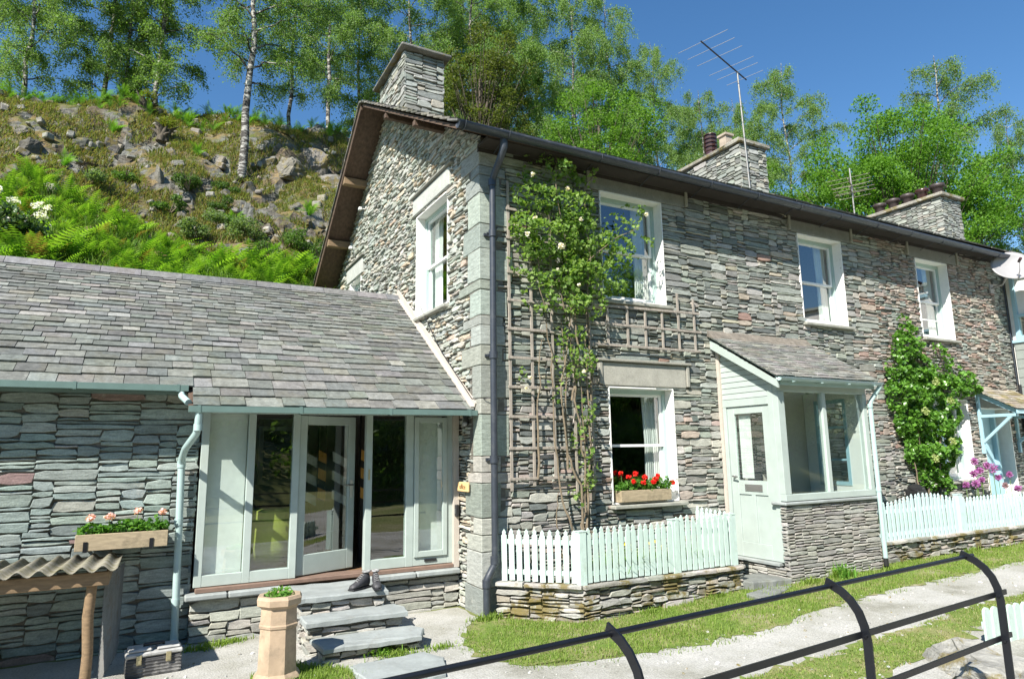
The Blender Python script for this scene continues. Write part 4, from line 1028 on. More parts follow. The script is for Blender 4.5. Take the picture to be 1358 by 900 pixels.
def slab_poly(mb, pts, z0, z1, rng, amp=.012, tint=None):
    out = []
    for i in range(len(pts)):
        a = Vector((*pts[i], 0)); b = Vector((*pts[(i + 1) % len(pts)], 0)); n = max(2, int((b - a).length / .10))
        for k in range(n):
            p = a.lerp(b, k / n); out.append((p.x + rng.uniform(-amp, amp), p.y + rng.uniform(-amp, amp)))
    c = (sum(p[0] for p in out) / len(out), sum(p[1] for p in out) / len(out)); n = len(out)
    zz = [rng.uniform(-.004, .004) for _ in out]
    lo = [(x, y, z0 + rng.uniform(-.004, .008)) for x, y in out]; mid = [(x, y, z1 - .012 + e) for (x, y), e in zip(out, zz)]
    top = [(c[0] + (x - c[0]) * .975, c[1] + (y - c[1]) * .97, z1 + e) for (x, y), e in zip(out, zz)]
    vs = lo + mid + top; fs = [tuple(range(2 * n, 3 * n)), tuple(range(n))[::-1]]
    for r in (0, 1):
        for i in range(n): fs.append((r * n + i, r * n + (i + 1) % n, (r + 1) * n + (i + 1) % n, (r + 1) * n + i))
    mb.add(vs, fs, tint)
for pts, z0, z1 in (([(-2.21, -.17), (-1.22, -.19), (-1.19, .05), (-1.19, .52), (-2.21, .62)], .425, .482), ([(-2.16, -.47), (-1.12, -.50), (-1.08, -.3), (-1.12, -.10), (-2.16, -.10)], .25, .305), ([(-2.07, -.84), (-1.10, -.88), (-.98, -.62), (-1.04, -.39), (-2.1, -.39)], .09, .14)):
    m = MB(); slab_poly(m, pts, z0, z1, ro); m.build('tread', 'slab', steps)

# ---- paving slabs
for i, (pts, z) in enumerate((([(-1.85, -1.72), (-1.2, -1.75), (-1.02, -1.3), (-1.15, -1.05), (-1.9, -1.1)], .0), ([(3.05, -1.52), (3.6, -1.35), (4.0, -1.15), (3.7, -1.02), (3.1, -1.2)], .10), ([(3.45, -1.0), (4.05, -1.1), (4.05, -.55), (3.35, -.6)], .17))):
    m = MB(); slab_poly(m, pts, z - .1, z + .035, ro)
    o = m.build('paving_slab', 'slab' if i == 0 else 'slab_dark', None, (pts[0][0], pts[0][1], z)); tag(o, ['flat grey slab in the gravel below the steps', 'flat grey slab in the grass in front of the porch', 'raised doorstep slab beside the porch door'][i], 'paving slab')

# ---- low garden walls
def garden_wall(name, label, path, z0f, z1, th=.22, closed=False):
    w = thing(name, (path[0][0], path[0][1], 0), label, 'garden wall')
    m = MB()
    for i in range(len(path) - 1):
        a = Vector((*path[i], 0)); b = Vector((*path[i + 1], 0)); d = (b - a); Ln = d.length; d.normalize(); n = Vector((d.y, -d.x, 0))
        if n.y > 0 and abs(n.y) > .2: n = -n
        zz0 = z0f
        c = (a + b) / 2 - n * (th / 2 + .02)
        m.obox((c.x, c.y, (zz0 + z1) / 2 - .01), d, n, (0, 0, 1), Ln / 2 - .02, th / 2 - .02, (z1 - zz0) / 2 - .02, MT)
        stonework(m, (a.x, a.y, zz0), d, (0, 0, 1), n, Ln, z1 - zz0, lambda u, v: True, rs, PAL_MOSS, hs=(2, 6), ws=(6, 22), dvar=.026, gap=.004, rough=1.6, back=.05)
        x = 0
        while x < Ln:
            wd_ = min(ro.uniform(.25, .55), Ln - x); 
            if wd_ < .1: break
            p0 = a + d * x; p1 = a + d * (x + wd_ - .01); q = -n
            slab_poly(m, [tuple((p0 + n * .04)[:2]), tuple((p1 + n * .04)[:2]), tuple((p1 + q * th)[:2]), tuple((p0 + q * th)[:2])], z1 - .02, z1 + ro.uniform(.015, .03), ro, .008, pick(ro, PAL_MOSS)); x += wd_
    m.build('stones', 'garden_stone', w); return w
garden_wall('garden_wall', 'low mossy rubble wall under the fence left of the porch', [(.14, -.10), (.88, -.86), (3.42, -.87), (3.42, -.2)], -.08, .385)
garden_wall('garden_wall', 'low mossy rubble wall under the fence right of the porch', [(6.15, -.93), (12.9, -.95)], .02, .46)
# planting beds
for nm, pts, z in (('flower_bed', [(.35, -.1), (.95, -.65), (3.2, -.65), (3.2, -.05)], .33), ('flower_bed', [(6.25, -.72), (12.9, -.74), (12.9, -.05), (6.25, -.05)], .40)):
    m = MB(); m.prism([(x, y, -.1) for x, y in pts], (0, 0, z + .1)); o = m.build(nm, 'soil'); tag(o, kind='structure')

# ---- picket fences
def picket_mesh(h, w=.066, t=.018):
    m = MB(); pts = [(-w / 2, 0), (w / 2, 0), (w / 2, h - .075), (w * .28, h - .06), (w * .36, h - .035), (0, h), (-w * .36, h - .035), (-w * .28, h - .06), (-w / 2, h - .075)]
    m.prism([(x, 0, z) for x, z in pts], (0, t, 0)); return m
def fence(name, label, runs, mat, spacing, posts):
    """runs: (p0, p1, z, h-function); pickets face outwards"""
    f = thing(name, (runs[0][0][0], runs[0][0][1], runs[0][2]), label, 'fence', None); off = Vector(f.location); lib = {}
    for (p0, p1, z, hf) in runs:
        a = Vector((*p0, z)); b = Vector((*p1, z)); d = b - a; Ln = d.length; d.normalize(); th = math.atan2(d.y, d.x); n = Vector((-d.y, d.x, 0))
        for rz_ in (.10, .45):
            m = MB(); m.bar(a + n * .035 + Vector((0, 0, rz_)), b + n * .035 + Vector((0, 0, rz_)), .03, .055); m.build('rail', mat, f)
        k = int(Ln / spacing)
        for i in range(k + 1):
            t = (i + .5) / (k + 1); hh = round(hf(t), 2)
            if hh not in lib:
                m = picket_mesh(hh); o = m.build('picket', mat, None); o.parent = f; lib[hh] = o.data
            else: o = bpy.data.objects.new('picket', lib[hh]); COL.objects.link(o); o.parent = f
            o.location = a + d * (Ln * t) - off + Vector((0, 0, ro.uniform(-.006, .006))); o.rotation_euler = (ro.uniform(-.01, .01), ro.uniform(-.012, .012), th)
    for (x, y, z0, z1, w) in posts:
        m = MB(); m.box(x - w / 2, x + w / 2, y - .045, y + .045, z0, z1, None, .004); m.box(x - w / 2 - .006, x + w / 2 + .006, y - .05, y + .05, z1, z1 + .012); m.build('post', mat, f)
    return f
fence('picket_fence', 'pale aqua picket fence round the little garden between the drainpipe and the porch', [((.20, -.10), (.86, -.79), .42, lambda t: .60), ((.95, -.83), (2.28, -.83), .42, lambda t: .62), ((2.30, -.835), (3.34, -.835), .42, lambda t: .665 + .02 * math.sin(t * 9)), ((3.37, -.80), (3.37, -.10), .42, lambda t: .66 + .05 * t)],
      'fence_paint', .096, [(.90, -.80, .40, 1.0, .10), (2.33, -.79, .40, 1.05, .12), (3.34, -.79, .40, 1.06, .09)])
def hf2(t):
    x = 6.4 + t * 2.15
    return .60 + (.10 * max(0, math.sin((x - 6.75) / 1.7 * math.pi)) if 6.75 < x < 8.45 else 0)
fence('picket_fence', 'pale blue-green picket fence right of the porch with the purple flower heads behind it', [((6.36, -.90), (8.50, -.90), .47, hf2), ((8.68, -.90), (12.85, -.92), .47, lambda t: .585)], 'fence_blue', .112, [(8.59, -.88, .44, 1.10, .13), (12.9, -.9, .44, 1.08, .1)])
# close pale green boarded fence at bottom right
f3 = thing('board_fence', (3.9, -4.0, -.06), 'pale green round-topped board fence behind the railing at the bottom right', 'fence')
for i in range(12):
    x = 3.50 + i * .112; m = MB(); n = 8; w = .106; h = .47
    pts = [(x - w / 2, h - .05), (x - w / 2, -.0), (x + w / 2, -.0), (x + w / 2, h - .05)] + [(x + w / 2 * math.cos(a), h - .05 + .05 * math.sin(a)) for a in [math.pi * k / n for k in range(1, n)]]
    m.prism([(px, -3.80 - .004 * (i % 2) - .012 * i, z - .06) for px, z in pts], (0, .022, 0)); m.build('board', 'fence_paint', f3)
m = MB(); m.bar((3.46, -3.765, .25), (4.85, -3.89, .25), .02, .06); m.build('rail', 'fence_paint', f3)

# ---- trellis
def trellis(name, label, verts, hors, y=-.045):
    t = thing(name, (verts[0][0], 0, verts[0][1]), label, 'trellis')
    for (x, z0, z1) in verts:
        m = MB(); m.box(x - .019, x + .019, y - .01, y + .008, z0, z1, None, .003); m.build('lath', 'wood_old', t)
    for (z, x0, x1, sl) in hors:
        m = MB(); m.bar((x0, y - .019, z), (x1, y - .019, z + sl), .016, .036, tint=None, bev=.003); m.build('lath', 'wood_old', t)
    return t
trellis('trellis', 'tall weathered wooden trellis carrying the rose beside the drainpipe', [(.40, 1.45, 5.55), (.73, 1.5, 5.3), (1.05, 1.55, 5.3), (1.38, 1.4, 5.2), (1.66, 1.4, 5.3)],
        [(z, .36, 1.70, .0) for z in (1.60, 1.98, 2.38, 2.76, 3.14, 3.52, 3.90, 4.28, 4.75, 5.15)])
trellis('trellis', 'wide low wooden trellis fixed below the corner bedroom window', [(1.98, 3.36, 3.98), (2.33, 3.36, 3.98), (2.66, 3.36, 3.98), (2.98, 3.36, 3.98), (3.30, 3.36, 4.28), (3.62, 3.36, 4.22)],
        [(3.40, 1.70, 3.70, 0), (3.70, 1.70, 3.74, 0), (3.96, 1.70, 3.72, .03)])
tw = bpy.data.objects  # noqa
# ---- window boxes (trough, soil) and brackets
def trough(name, label, x0, x1, y0, y1, z0, z1, brackets):
    t = thing(name, ((x0 + x1) / 2, (y0 + y1) / 2, z0), label, 'window box'); th = .018
    m = MB(); m.box(x0, x1, y0, y0 + th, z0, z1, None, .004); m.box(x0, x1, y1 - th, y1, z0, z1, None, .004); m.box(x0 + .002, x0 + th, y0 + th, y1 - th, z0, z1 - .002); m.box(x1 - th, x1 - .002, y0 + th, y1 - th, z0, z1 - .002); m.box(x0 + th, x1 - th, y0 + th, y1 - th, z0, z0 + .02); m.build('box', 'trough', t)
    m = MB(); m.box(x0 + th, x1 - th, y0 + th, y1 - th, z0 + .02, z1 - .03); m.build('soil', 'soil', t)
    for x in brackets:
        m = MB(); m.box(x - .018, x + .018, y0 - .008, y0, z0 - .006, z0 + .09); m.box(x - .018, x + .018, y0 - .008, y1 + .1, z0 - .012, z0 - .006); m.build('bracket', 'rail_black', t)
    return t
trough('window_box', 'wooden window box of pink geraniums bracketed to the shaded side wall', -4.22, -3.40, .50, .70, 1.03, 1.19, (-4.13, -3.55))
trough('window_box', 'mossy wooden window box of red geraniums on the ground floor sill', 2.06, 2.95, -.09, .10, 1.235, 1.39, ())

# ---- geraniums and small plants
def leaf_cloud(C, size, rng, up=.5, cols=((.07, .17, .03), (.12, .26, .05)), fold=True, asp=.75):
    """diamond leaves at centres C (n,3)"""
    n = len(C); r = np.random.default_rng(rng)
    d = r.normal(size=(n, 3)); d /= np.linalg.norm(d, axis=1)[:, None]
    nn = r.normal(size=(n, 3)); nn[:, 2] = np.abs(nn[:, 2]) + up; nn[:, 1] -= up * .3; nn -= d * (nn * d).sum(1)[:, None]; nn /= np.linalg.norm(nn, axis=1)[:, None]
    sd = np.cross(d, nn); s = (size * r.uniform(.6, 1.25, n))[:, None]
    a = C - d * s * .5; b = C + d * s * .5; e = nn * s * (.12 if fold else 0)
    l = C + sd * s * asp * .5 + e + d * s * .05; q = C - sd * s * asp * .5 + e + d * s * .05
    V = np.stack([a, q, b, l], 1).reshape(-1, 3); i = np.arange(n) * 4
    F = np.concatenate([np.stack([i, i + 1, i + 2], 1), np.stack([i, i + 2, i + 3], 1)])
    t = r.random(n)[:, None]; c = np.array(cols[0]) * (1 - t) + np.array(cols[1]) * t
    return V, F, np.concatenate([c, c])
def blob(rng, c, rx, ry, rz_, n):
    r = np.random.default_rng(rng); p = r.normal(size=(n, 3)); p /= np.linalg.norm(p, axis=1)[:, None]; p *= r.random(n)[:, None] ** .4
    return np.array(c) + p * np.array([rx, ry, rz_])
def merge(parts):
    Vs, Fs, Ts, b = [], [], [], 0
    for V, F, T in parts: Vs.append(V); Fs.append(F + b); Ts.append(T); b += len(V)
    return np.concatenate(Vs), np.concatenate(Fs), np.concatenate(Ts)
def geranium(label, x0, x1, y, z, seed, cols, heads, hh, spread=.08):
    t = thing('geranium', ((x0 + x1) / 2, y, z), label, 'flowering plant'); r = random.Random(seed); P_ = []
    n = int((x1 - x0) / .07)
    for i in range(n):
        x = x0 + (x1 - x0) * (i + .5) / n; h = hh * r.uniform(.6, 1.1)
        P_.append(blob(seed * 9 + i, (x, y + r.uniform(-.03, .02), z + h * .45), .07, spread, h * .5, 70))
    V, F, T = leaf_cloud(np.concatenate(P_), .05, seed, cols=((.05, .15, .02), (.14, .30, .05)), asp=.95); np_mesh('leaves', V, F, T, 'leaf', t)
    for (x, dz, k, dy) in heads:
        m = MB(); m.tube([(x, y, z + .02), (x + .01, y + dy, z + dz)], .003, 4); m.build('stem', 'stem_green', t)
        V, F, T = leaf_cloud(blob(seed + int(x * 100) % 97, (x + .01, y + dy, z + dz), .038 * k, .038 * k, .030 * k, 60), .028, seed + 5, cols=cols, asp=1.0); np_mesh('flower_head', V, F, T, 'petal', t)
    return t
geranium('pink geraniums growing in the shaded wall window box', -4.20, -3.42, .60, 1.17, 31, ((.82, .42, .42), (.85, .62, .60)), [(-4.12, .18, 1.1, -.03), (-3.95, .18, 1.3, -.05), (-3.70, .22, 1.2, 0), (-3.47, .20, 1.0, 0)], .17)
geranium('red geraniums growing in the sill window box', 2.06, 2.97, -.0, 1.37, 32, ((.70, .015, .02), (.85, .05, .03)), [(2.22, .20, 1.0, -.05), (2.28, .14, .9, -.08), (2.38, .24, 1.2, 0), (2.45, .12, 1.0, -.08), (2.52, .19, 1.1, -.03), (2.62, .12, 1.0, -.09), (2.70, .16, 1.1, -.05), (2.78, .20, .8, 0), (2.97, .10, 1.2, -.08), (2.15, .25, .8, .03)], .19)

# ---- octagonal chimney pot planter
pt_ = thing('clay_planter', (-2.50, -.98, -.03), 'tall octagonal buff clay chimney pot used as a planter beside the steps', 'planter')
m = MB(); m.lathe((-2.50, -.98, -.03), [(.215, 0), (.215, .045), (.195, .07), (.175, .09), (.165, .46), (.175, .47), (.178, .49), (.168, .50), (.162, .63), (.175, .645), (.20, .66), (.205, .71), (.19, .735), (.150, .735), (.14, .66)], 8, rot=.2); m.build('pot', 'terracotta', pt_)
m = MB(); m.lathe((-2.50, -.98, -.03), [(.15, .68), (.0, .70)], 8); m.build('soil', 'soil', pt_)
hp = thing('herb_plant', (-2.50, -.98, .66), 'small bright green plant growing out of the clay chimney pot', 'plant')
V, F, T = leaf_cloud(blob(4, (-2.50, -.98, .71), .13, .13, .055, 260), .045, 3, up=.2, cols=((.10, .25, .04), (.22, .40, .08)), asp=.4); np_mesh('leaves', V, F, T, 'leaf', hp)

# ---- toolbox
tb2 = thing('toolbox', (-3.47, -.14, -.03), 'worn black plastic toolbox with a dusty grey lid and two catches', 'toolbox')
th_ = rad(4)
def Tm(p): return (-3.47 + p[0] * math.cos(th_) - p[1] * math.sin(th_), -.14 + p[0] * math.sin(th_) + p[1] * math.cos(th_), -.03 + p[2])
m = MB(); m.box(-.225, .225, -.11, .11, 0, .17, None, .012, fn=Tm)
for i in range(5): m.box(-.228, .228, -.114, .114, .02 + i * .028, .034 + i * .028, None, .004, fn=Tm)
m.build('body', 'toolbox', tb2)
m = MB(); m.box(-.235, .235, -.12, .12, .175, .215, None, .012, fn=Tm); m.box(-.215, -.02, -.10, .10, .216, .245, None, .012, fn=Tm); m.box(.02, .215, -.10, .10, .216, .24, None, .012, fn=Tm); m.build('lid', 'toolbox_lid', tb2)
m = MB(); m.box(-.09, .09, -.018, .018, .25, .275, None, .008, fn=Tm); m.box(-.09, -.07, -.012, .012, .216, .25, fn=Tm); m.box(.07, .09, -.012, .012, .216, .25, fn=Tm); m.build('handle', 'black', tb2)
for x in (-.125, .115):
    m = MB(); m.box(x - .022, x + .022, -.132, -.121, .115, .20, None, .004, fn=Tm); m.box(x - .014, x + .014, -.138, -.132, .13, .16, fn=Tm); m.build('catch', 'brass', tb2)

# ---- pair of boots on the top step
def boot(x, y, z, rz_, label, lean):
    b = thing('walking_boot', (x, y, z), label, 'boot', None); c, s_ = math.cos(rz_), math.sin(rz_)
    M_ = lambda p: (x + p[0] * c - p[1] * s_, y + p[0] * s_ + p[1] * c, z + p[2] + lean * p[0] * 0)
    m = MB(); n = 14; secs = []
    # sections heel->toe : (pos, half width, bottom z, top z)
    for (px, hw, zb, zt) in ((-.125, .024, .02, .13), (-.105, .036, .012, .165), (-.06, .038, .012, .17), (-.02, .038, .012, .145), (.03, .042, .012, .105), (.08, .047, .012, .08), (.125, .043, .012, .066), (.150, .028, .016, .048)):
        secs.append([M_((px, hw * math.cos(2 * math.pi * k / n), (zb + zt) / 2 + (zt - zb) / 2 * math.sin(2 * math.pi * k / n))) for k in range(n)])
    vs = [p for s2 in secs for p in s2]; fs = [(i * n + k, i * n + (k + 1) % n, (i + 1) * n + (k + 1) % n, (i + 1) * n + k) for i in range(len(secs) - 1) for k in range(n)] + [tuple(range(n))[::-1], tuple(range(len(vs) - n, len(vs)))]
    m.add(vs, fs, None, True); m.build('upper', 'boot', b)
    m = MB(); m.box(-.13, -.03, -.038, .038, 0, .024, None, .008, fn=M_); m.box(-.03, .155, -.046, .046, .003, .02, None, .008, fn=M_); m.build('sole', 'black', b)
    m = MB(); m.tube([M_((-.085 + .045 * math.cos(a), .034 * math.sin(a), .172)) for a in [2 * math.pi * k / 12 for k in range(13)]], .011, 6, cap=False)
    m.build('collar', 'boot_grey', b)
    m = MB()
    for i in range(5):
        xx = -.02 + i * .022; zz = .142 - i * .014; m.tube([M_((xx, -.026, zz)), M_((xx + .008, 0, zz + .012)), M_((xx, .026, zz))], .0035, 4)
    m.build('lace', 'boot_grey', b)
boot(-1.49, -.02, .483, rad(-150), 'black walking boot on the top step, left one of the pair, side-on', 0)
boot(-1.33, -.07, .483, rad(-100), 'black walking boot on the top step, right one of the pair, toe towards the path', 0)

# ---- gable wall bits: wooden sign, key safe, security lamp, wire
sg = thing('name_plaque', (-.03, .45, 1.5), 'small honey-coloured wooden plaque with faint lettering on the gable wall', 'sign')
m = MB(); m.box(-.062, -.035, .28, .60, 1.445, 1.565, None, .005); m.build('board', 'sign_wood', sg)
def text3d(txt, size, loc, rot, mat, parent, name='lettering'):
    cu = bpy.data.curves.new(name, 'FONT'); cu.body = txt; cu.size = size; cu.align_x = 'CENTER'; cu.align_y = 'CENTER'; cu.extrude = .0015
    tmp = bpy.data.objects.new(name, cu); me = bpy.data.meshes.new_from_object(tmp)
    bpy.data.objects.remove(tmp); bpy.data.curves.remove(cu)
    me.materials.clear(); me.materials.append(MATS[mat]); o = bpy.data.objects.new(name, me); COL.objects.link(o); o.parent = parent
    o.location = Vector(loc) - root_offset(parent); o.rotation_euler = rot; return o
text3d('office', .085, (-.0645, .44, 1.505), (rad(90), 0, rad(-90)), 'ink', sg)
ks = thing('key_box', (-.04, .66, 1.2), 'small black key safe on the gable wall beside the glazed front', 'key safe')
m = MB(); m.box(-.075, -.03, .61, .69, 1.12, 1.27, None, .008); m.build('body', 'black', ks); m = MB(); m.box(-.082, -.076, .63, .67, 1.16, 1.22, None, .002); m.build('keypad', 'chrome', ks)
lp = thing('security_lamp', (-.03, .35, 2.33), 'small black security lamp with a round sensor under the wing eaves', 'lamp')
m = MB(); m.box(-.08, -.03, .30, .38, 2.28, 2.42, None, .01); m.build('housing', 'black', lp); m = MB(); m.lathe((-.09, .30, 2.30), [(0, -.035), (.03, -.02), (.035, 0), (.03, .02), (0, .035)], 10, smooth=True); m.build('sensor', 'dish', lp)
for i, (y, z, lab) in enumerate(((5.6, 7.0, 'upper small white floodlight on the gable wall under the back verge'), (6.3, 6.35, 'lower small white floodlight on the gable wall under the back verge'))):
    l_ = thing('floodlight', (-.03, y, z), lab, 'lamp'); m = MB(); m.bar((0.02, y, z), (-.07, y - .02, z - .01), .02, .02); m.build('arm', 'white_paint', l_); m = MB(); m.box(-.12, -.06, y - .045, y + .045, z - .04, z + .02, None, .008); m.build('head', 'white_paint', l_)
wc = MB(); wc.tube([(-.035, 2.1, 4.2), (-.10, 1.2, 3.45), (-.06, .6, 2.95), (-.035, .2, 2.62), (.04, -.03, 2.60), (.16, -.08, 2.62)], .006, 5); o = wc.build('cable', 'black', None, (-.03, .2, 2.6)); tag(o, 'thin black cable running down the gable wall to the drainpipe', 'cable')

# ---- bin shelter with corrugated roof
sh = thing('bin_shelter', (-4.6, 0, 0), 'lean-to shelter with a mossy corrugated roof on a rough post by the side wall', 'shelter')
m = MB(); N = 150; vs = []; x0, x1 = -6.4, -3.80
for i in range(N + 1):
    x = x0 + (x1 - x0) * i / N; dz = .026 * math.sin((x - x1) * 2 * math.pi / .150)
    for (y, z) in ((-.66, 1.015), (.76, .955)):
        for t in (0, .009): vs.append((x, y, z + dz - t))
fs = []
for i in range(N):
    a = i * 4; b = a + 4; fs += [(a, b, b + 2, a + 2), (a + 1, a + 3, b + 3, b + 1), (a, a + 1, b + 1, b), (a + 2, b + 2, b + 3, a + 3)]
fs += [(0, 2, 3, 1), (N * 4, N * 4 + 1, N * 4 + 3, N * 4 + 2)]
m.add(vs, fs, None, True); m.build('roof_sheet', 'corrugated', sh)
m = MB(); m.box(-6.4, -3.86, -.58, -.54, .86, .975, None, .006); m.build('front_beam', 'wood_beam', sh)
m = MB(); m.box(-3.90, -3.86, -.535, .74, .86, .94, None, .006); m.build('side_beam', 'wood_beam', sh)
m = MB(); m.tube([(-3.99, -.50, -.1), (-3.98, -.50, .3), (-4.0, -.51, .6), (-3.985, -.50, .93)], [.045, .042, .044, .040], 9, smooth=True); m.build('post', 'wood_beam', sh)
m = MB(); m.tube([(-6.2, -.50, -.1), (-6.2, -.50, .9)], .04, 9); m.build('post', 'wood_beam', sh)
m = MB()                                                     # wire netting panel on the right side
for i in range(38):
    z = -.9 + i * .048
    for s_ in (1,):
        y0, z0 = -.46, z; y1, z1 = .70, z + s_ * 1.0
        t0, t1 = 0.0, 1.0
        def cl(t): return (y0 + (y1 - y0) * t, z0 + (z1 - z0) * t)
        lo, hi = (0.0 - z0) / (z1 - z0), (.88 - z0) / (z1 - z0)
        if lo > hi: lo, hi = hi, lo
        t0 = max(0, lo); t1 = min(1, hi)
        if t1 - t0 > .03: a = cl(t0); b = cl(t1); m.tube([(-3.90 + .12 * t0 + s_ * .002, a[0], a[1]), (-3.90 + .12 * t1 + s_ * .002, b[0], b[1])], .003, 4, cap=False)
m.build('wire_netting', 'steel', sh)

# ---- black railing in the foreground
rl = thing('metal_railing', (1.52, -4.94, 0), 'black steel railing with curved-over posts across the bottom right foreground', 'railing')
RD = Vector((.9958, .0914, 0)); RP = Vector((-.0914, .9958, 0)); RA = Vector((1.52, -4.936, 0)); RZ = Vector((0, 0, 1))
def rp(s_, d, z): return RA + RD * s_ + RP * d + RZ * z
for sp in (-4.98, -3.32, -1.66, 0.0):
    m = MB(); pr = [(0, -.3), (0, .80), (.0, .90), (.01, .98), (.035, 1.05), (.075, 1.105), (.125, 1.145), (.19, 1.175), (.215, 1.185)]
    vs = []
    for i, (d, z) in enumerate(pr):
        a = pr[max(i - 1, 0)]; b = pr[min(i + 1, len(pr) - 1)]; t = Vector((b[0] - a[0], b[1] - a[1])).normalized(); nx_, nz_ = -t.y, t.x
        for (e, w) in ((-.024, -.006), (.024, -.006), (.024, .006), (-.024, .006)): vs.append(tuple(rp(sp + w, d + nx_ * e, z + nz_ * e)))
    k = len(pr); fs = [(i * 4 + j, i * 4 + (j + 1) % 4, i * 4 + 4 + (j + 1) % 4, i * 4 + 4 + j) for i in range(k - 1) for j in range(4)] + [(0, 1, 2, 3), tuple(range(4 * k - 4, 4 * k))]
    m.add(vs, fs); m.build('post', 'rail_black', rl)
    m = MB()
    for (d, z) in ((.18, 1.163), (.0, .935), (.0, .645)):
        m.tube([rp(sp - .018, d, z), rp(sp + .018, d, z)], .009, 8)
    m.build('bolts', 'rail_black', rl)
m = MB(); m.tube([rp(-9, .185, 1.165), rp(.11, .185, 1.165)], .014, 10); m.build('rail', 'rail_black', rl)
for z in (.935, .655):
    m = MB(); m.bar(rp(-9, .028, z), rp(.17, .028, z), .011, .033); m.build('rail', 'rail_black', rl)
# boulder
def rock(name, c, r, seed, label, group=None, parent=None, mat='rock', flat=.7, tint=None, cat='rock', npts=26, rot=None):
    import bmesh
    R = random.Random(seed); bm = bmesh.new()
    for _ in range(npts):
        v = Vector((R.gauss(0, 1), R.gauss(0, 1), R.gauss(0, 1))).normalized(); k = R.uniform(.75, 1.05)
        bm.verts.new((v.x * r[0] * k, v.y * r[1] * k, v.z * r[2] * k))
    bmesh.ops.convex_hull(bm, input=bm.verts[:])
    for v in [v for v in bm.verts if not v.link_faces]: bm.verts.remove(v)
    bmesh.ops.bevel(bm, geom=bm.edges[:], offset=min(r) * .07, segments=1, affect='EDGES')
    bmesh.ops.triangulate(bm, faces=bm.faces[:]); bmesh.ops.subdivide_edges(bm, edges=bm.edges[:], cuts=2, use_grid_fill=True)
    from mathutils import noise as mn
    for v in bm.verts:
        p = v.co * (2.2 / max(r)) + Vector((seed, seed * .7, 0)); k = mn.fractal(p, 1.0, 2.0, 4) * min(r) * .16
        s2 = mn.noise(Vector((p.x, p.y, p.z * 5))) * min(r) * .06; v.co += v.co.normalized() * (k + s2)
    me = bpy.data.meshes.new(name); bm.to_mesh(me); nf = len(bm.faces); bm.free(); me.materials.append(MATS[mat])
    at = me.attributes.new('tint', 'FLOAT_COLOR', 'FACE'); t = tint or pick(R, [(.5, (0.27, 0.265, 0.24)), (.3, (0.22, 0.215, 0.20)), (.2, (0.33, 0.31, 0.27))])
    buf = np.ones((nf, 4), dtype=np.float32); buf[:, :3] = t; at.data.foreach_set('color', buf.ravel())
    o = bpy.data.objects.new(name, me); COL.objects.link(o); o.location = c; o.rotation_euler = rot or (R.uniform(-.3, .3), R.uniform(-.3, .3), R.uniform(0, 6))
    return tag(o, label, cat, group)
rock('boulder', (2.75, -4.05, -.02), (.62, .40, .36), 12, 'big pale boulder behind the last railing post', tint=(0.28, 0.275, 0.25), cat='boulder')
rock('boulder', (2.25, -4.2, -.1), (.35, .25, .18), 15, 'smaller low stone left of the big pale boulder', tint=(0.25, 0.24, 0.22), cat='boulder')

# ---- armchair inside
ac = thing('armchair', (-2.34, 1.32, .52), 'lime green tub armchair inside behind the left clear pane', 'armchair')
m = MB(); n = 24; vs = []; 
for i in range(n + 1):
    a = rad(-60) + rad(300) * i / n
    hgt = .78 if abs(i - n / 2) < n * .27 else .60
    for (r_, z) in ((.40, .06), (.44, .35), (.42, hgt), (.36, hgt + .02), (.30, hgt - .04), (.28, .35)):
        vs.append((-2.34 + r_ * math.cos(a + rad(195)), 1.32 + r_ * math.sin(a + rad(195)), .52 + z))
fs = [(i * 6 + k, i * 6 + (k + 1) % 6, i * 6 + 6 + (k + 1) % 6, i * 6 + 6 + k) for i in range(n) for k in range(6)] + [tuple(range(6)), tuple(range(n * 6, n * 6 + 6))]
m.add(vs, fs, None, True); m.build('back', 'chair', ac)
m = MB(); m.lathe((-2.34, 1.32, .52), [(0, .1), (.30, .1), (.31, .38), (.27, .42), (0, .43)], 20, smooth=True); m.build('seat', 'chair', ac)
for q in ((-.2, -.2), (.2, -.2), (-.2, .2), (.2, .2)): m = MB(); m.tube([(-2.34 + q[0], 1.32 + q[1], .52), (-2.34 + q[0], 1.32 + q[1], .63)], .02, 6); m.build('leg', 'wood_beam', ac)
tbn = thing('side_table', (-1.45, 3.6, .52), 'dark table inside against the rear window', 'table')
m = MB(); m.box(-2.2, -1.2, 3.4, 4.0, 1.2, 1.24); m.build('top', 'wood_beam', tbn)
for q in ((-2.15, 3.45), (-1.25, 3.45), (-2.15, 3.95), (-1.25, 3.95)): m = MB(); m.box(q[0] - .02, q[0] + .02, q[1] - .02, q[1] + .02, .52, 1.2); m.build('leg', 'wood_beam', tbn)

# ---- canopy over the right-hand door
cn = thing('door_canopy', (11.9, -.3, 2.6), 'small slate canopy on pale blue timber brackets over the right front door', 'canopy')
A0c, A1c = 11.25, 12.75
m = MB(); slope_box(m, A0c, A1c, -.72, 2.62, 0, 3.04, -.045, -.005); m.build('deck', 'blue_paint', cn)
m = MB(); cl_ = math.hypot(.76, .44); a_c = math.atan2(.44, .76); slates(m, (A0c - .06, -.78, 2.60), (1, 0, 0), (0, math.cos(a_c), math.sin(a_c)), (0, -math.sin(a_c), math.cos(a_c)), A1c - A0c + .12, [cl_ / 8] * 8, rw, (.16, .28), .012, [(.5, (0.27, 0.24, 0.19)), (.3, (0.30, 0.28, 0.24)), (.2, (0.20, 0.17, 0.09))], lift=.014, lap=.03); m.build('roof', 'roof', cn)
m = MB(); m.box(A0c - .03, A1c + .03, -.76, -.73, 2.52, 2.60, None, .004); m.build('fascia', 'blue_paint', cn)
